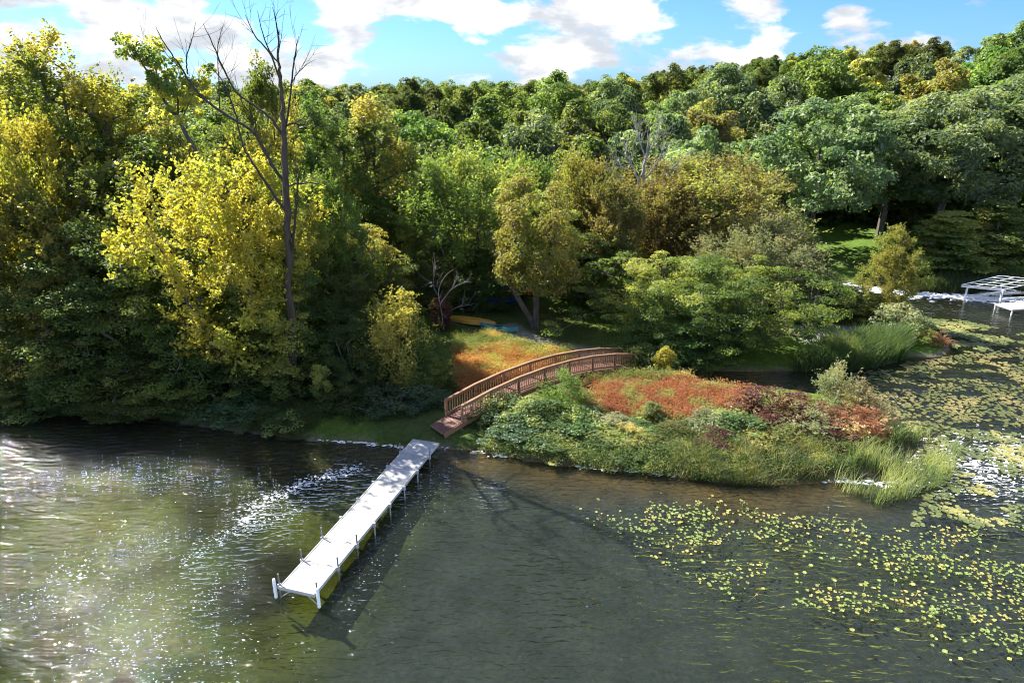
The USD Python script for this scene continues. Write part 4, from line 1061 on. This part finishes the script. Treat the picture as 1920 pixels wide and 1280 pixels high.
w2 = np.linalg.norm(c1 - c0)
mid0, mid1 = (c0 + c1) / 2, (e0 + e1) / 2
ax = (mid1 - mid0) / np.linalg.norm(mid1 - mid0)
for i in range(4):
    obj('deck_panel', bar(mid0 + ax * (i * 1.75), mid0 + ax * (i * 1.75 + 1.735), 1.5, 0.09, ch=0.01), dock_white, fd)
side_ = np.array([ax[1], -ax[0], 0])
for i in range(5):
    for s_ in (-0.7, 0.7):
        p = mid0 + ax * (0.08 + i * 1.7) + side_ * s_
        obj('post', tube([[p[0], p[1], -1.4], [p[0], p[1], 0.38]], 0.05, 8), frame_white, fd, smooth=40)

# ------------------------------------------------------------------ water lilies
pad_meshes = []
rngP = np.random.default_rng(9)
for i in range(5):
    a = np.linspace(0.18, 2 * np.pi - 0.18, 13)
    r = 0.15 * (1 + 0.08 * rngP.normal(size=13))
    rim = np.c_[r * np.cos(a), r * np.sin(a) * rngP.uniform(0.85, 1.0), 0.012 * np.sin(3 * a + i) + 0.02]
    v = np.vstack([[0.015, 0, 0], rim]); f = [(0, j, j + 1) for j in range(1, 13)]
    pad_meshes.append((v, np.array(f)))


def pad_at(rng, x, y, z, s=1.0, tilt=0.25):
    v, f = pad_meshes[int(rng.integers(5))]
    T = trimesh.transformations.euler_matrix(rng.normal() * tilt, rng.normal() * tilt, rng.uniform(0, 6.28))[:3, :3]
    return (v * s) @ T.T + [x, y, z], f


lily_protos = []
for i in range(6):
    c = stage.CreateClassPrim(f'/World/lily_{"abcdef"[i]}_class'); c.SetTypeName('Xform')
    rng = np.random.default_rng(300 + i)
    for j in range(int(rng.integers(5, 10))):
        x, y = rng.normal(size=2) * [0.48, 0.38]
        z = abs(rng.normal()) * 0.06 + 0.02
        usdkit.mesh(stage, f'{c.GetPath()}/leaf' + (f'_{j:03d}' if j else ''), pad_at(rng, x, y, z, rng.uniform(0.22, 0.5), 0.13), G['lily'])
        q = np.linspace(0, 1, 4)[:, None]
        st = np.array([x, y, z]) * (1 - q) + np.array([x * 0.5, y * 0.5 + 0.1, -0.5]) * q
        usdkit.mesh(stage, f'{c.GetPath()}/stem' + (f'_{j:03d}' if j else ''), tube(st, 0.008, 4), G['lily'])
    lily_protos.append(c)
lily_band = P([(1140, 950), (1260, 945), (1450, 960), (1650, 985), (1920, 985), (2000, 1040), (2000, 1230), (1900, 1230), (1840, 1190), (1780, 1200), (1700, 1150), (1560, 1150), (1420, 1120), (1300, 1090), (1215, 1040), (1120, 975)])
rng = np.random.default_rng(15)
cand = scatter(rng, lily_band, 320)
kf = meshkit.fbm(np.c_[cand * [0.35, 1.0], np.zeros(len(cand))], 3, 4)
cand = cand[kf > 0.5][:84]
for x, y in cand:
    copy_of(lily_protos[int(rng.integers(6))], 'water_lily', 'yellow-green water lily plant with raised round leaves in open water', 'water lily', (x, y, 0.0), rng.uniform(0, 360), (1, 1, 1), G['lily'], 'water lilies in the open water at lower right')


def pads(name, label, poly, n, seed, smin, smax, colour, thr=0.45, fs=0.5):
    rng = np.random.default_rng(seed)
    p = scatter(rng, poly, n)
    p = p[signed(p[:, 0], p[:, 1]) < -0.1]
    kf = meshkit.fbm(np.c_[p * [fs * 0.6, fs * 1.4], np.zeros(len(p))], 3, seed); p = p[kf > thr]
    return obj(name, cat([pad_at(rng, x, y, 0.008 + rng.uniform(0, 0.012), rng.uniform(smin, smax), 0.02) for x, y in p]), G[colour], label=label, cat='lily pads', kind='stuff')


pads('lily_pads', 'floating lily pads crowding the dark cove behind the island', P([(1560, 745), (1600, 700), (1780, 668), (1920, 650), (2050, 650), (2050, 800), (1920, 800), (1700, 800), (1650, 770)]), 4200, 61, 0.35, 0.85, 'lilyfar', 0.45, 0.9)
pads('lily_pads', 'floating lily pads in the far part of the cove below the boat lift', P([(1740, 598), (1800, 600), (1920, 625), (2050, 640), (2050, 660), (1920, 650), (1790, 668), (1785, 640)]), 2600, 62, 0.4, 0.95, 'lilyfar', 0.42, 0.9)
pads('lily_pads', 'small floating pads among the pale water right of the reeds', P([(1700, 800), (2050, 800), (2050, 1000), (1700, 985), (1750, 900)]), 3000, 63, 0.35, 0.8, 'lilyfar', 0.5, 0.9)
pads('lily_pads', 'scattered small yellow pads between the raised water lilies', lily_band, 2600, 64, 0.16, 0.42, 'lily', 0.5, 0.8)


# ------------------------------------------------------------------ foam
def foam(name, label, line_px, width, n, seed, smin, smax, z=0.006, hgt=1.0):
    rng = np.random.default_rng(seed)
    L = np.array([ground(a, b)[:2] for a, b in line_px])
    dist = np.r_[0, np.cumsum(np.linalg.norm(np.diff(L, axis=0), axis=1))]
    out = []
    for _ in range(n):
        s = rng.uniform(0, dist[-1]); p = np.array([np.interp(s, dist, L[:, 0]), np.interp(s, dist, L[:, 1])]) + rng.normal(size=2) * width
        k = int(rng.integers(6, 10)); a = np.sort(rng.uniform(0, 2 * np.pi, k)); r = rng.uniform(smin, smax) * rng.uniform(0.5, 1.2, k)
        rot = rng.uniform(-0.4, 0.4); e = np.c_[r * np.cos(a) * 1.7, r * np.sin(a) * 0.7]
        e = e @ np.array([[math.cos(rot), math.sin(rot)], [-math.sin(rot), math.cos(rot)]])
        zz = z + rng.uniform(0, 0.01)
        top = np.c_[p + e * 0.75, np.full(k, zz + hgt * (0.018 + smax * 0.05))]; bot = np.c_[p + e, np.full(k, zz - 0.004)]
        v = np.vstack([top, bot, [[*p, zz + hgt * (0.024 + smax * 0.07)]]])
        f = [(2 * k, i, (i + 1) % k) for i in range(k)] + [(i, k + i, k + (i + 1) % k) for i in range(k)] + [(i, k + (i + 1) % k, (i + 1) % k) for i in range(k)]
        out.append((v, np.array(f)))
    return obj(name, cat(out), foam_mat, label=label, cat='foam', kind='stuff')


foam('foam', 'white foam streak curving from the lawn to the left of the dock', [(680, 876), (640, 886), (590, 900), (530, 925), (480, 950), (455, 985)], 0.26, 420, 71, 0.012, 0.055, 0.004, 0.4)
foam('foam', 'thin scattered foam line on the water left of the dock', [(560, 955), (500, 975), (440, 995), (380, 1030), (340, 1060)], 0.26, 220, 72, 0.01, 0.035, 0.004, 0.3)
foam('foam', 'white foam lying along the lawn edge left of the dock', [(592, 823), (640, 827), (680, 829), (720, 834), (756, 840)], 0.10, 110, 73, 0.02, 0.09, 0.02, 0.6)
foam('foam', 'white foam along the shore right of the dock', [(830, 838), (870, 841), (905, 846), (950, 858)], 0.10, 80, 74, 0.02, 0.09, 0.02, 0.6)
foam('foam', 'foam line along the island shore below the shrubs', [(1025, 866), (1080, 873), (1140, 880), (1200, 884), (1270, 890), (1345, 897)], 0.10, 110, 75, 0.02, 0.09, 0.02, 0.6)
foam('foam', 'white foam patch among the reeds at the island tip', [(1540, 900), (1600, 902), (1660, 910), (1700, 905)], 0.12, 110, 76, 0.03, 0.10, 0.01)
foam('pond_scum', 'pale scum floating in the cove right of the reeds', [(1780, 905), (1850, 880), (1920, 860), (2000, 850)], 1.2, 900, 77, 0.015, 0.10, 0.002, 0.15)
foam('pond_scum', 'white scum band along the far shore by the boat lift', [(1580, 537), (1640, 543), (1700, 550), (1780, 556), (1850, 560), (1910, 563)], 0.6, 600, 78, 0.08, 0.25, 0.002)

foam('foam_flecks', 'scattered white foam flecks drifting on the green water at left', [(20, 900), (260, 880), (420, 905), (560, 930), (420, 985), (300, 1010), (140, 1050), (60, 1130), (260, 1120), (420, 1090), (330, 1190), (170, 1230), (300, 1260), (480, 1240)], 0.75, 1500, 79, 0.006, 0.026, 0.002, 0.15)
foam('foam_flecks', 'fine foam specks beside the right side of the dock', [(820, 870), (760, 960), (720, 1040), (650, 1130)], 0.6, 160, 80, 0.006, 0.02, 0.002, 0.15)

# stones by the bridge foot
def rock(seed, r):
    rng = np.random.default_rng(seed); m = trimesh.creation.icosphere(2, 1.0)
    v = m.vertices * (0.8 + 0.4 * meshkit.noise(m.vertices * 1.6 + seed, seed))[:, None]
    return v * r * [1.2, 0.9, 0.7], m.faces


for i, (a, b, r, lab) in enumerate([(884, 792, 0.22, 'grey stone in the shade below the right bridge rail'), (888, 838, 0.14, 'small stone at the waterline right of the dock'), (1266, 836, 0.16, 'brown stone half hidden under the island shrubs'),
                                    (1690, 905, 0.2, 'pale stone in the shallows by the reeds')]):
    p = ground(a, b, 0.3 if i < 3 else 0.0)
    v, f = rock(i + 1, r)
    obj('stone', (v + [p[0], p[1], max(gz(p[0], p[1]), -0.05) + 0.02], f), stone, smooth=True, label=lab, cat='stone')
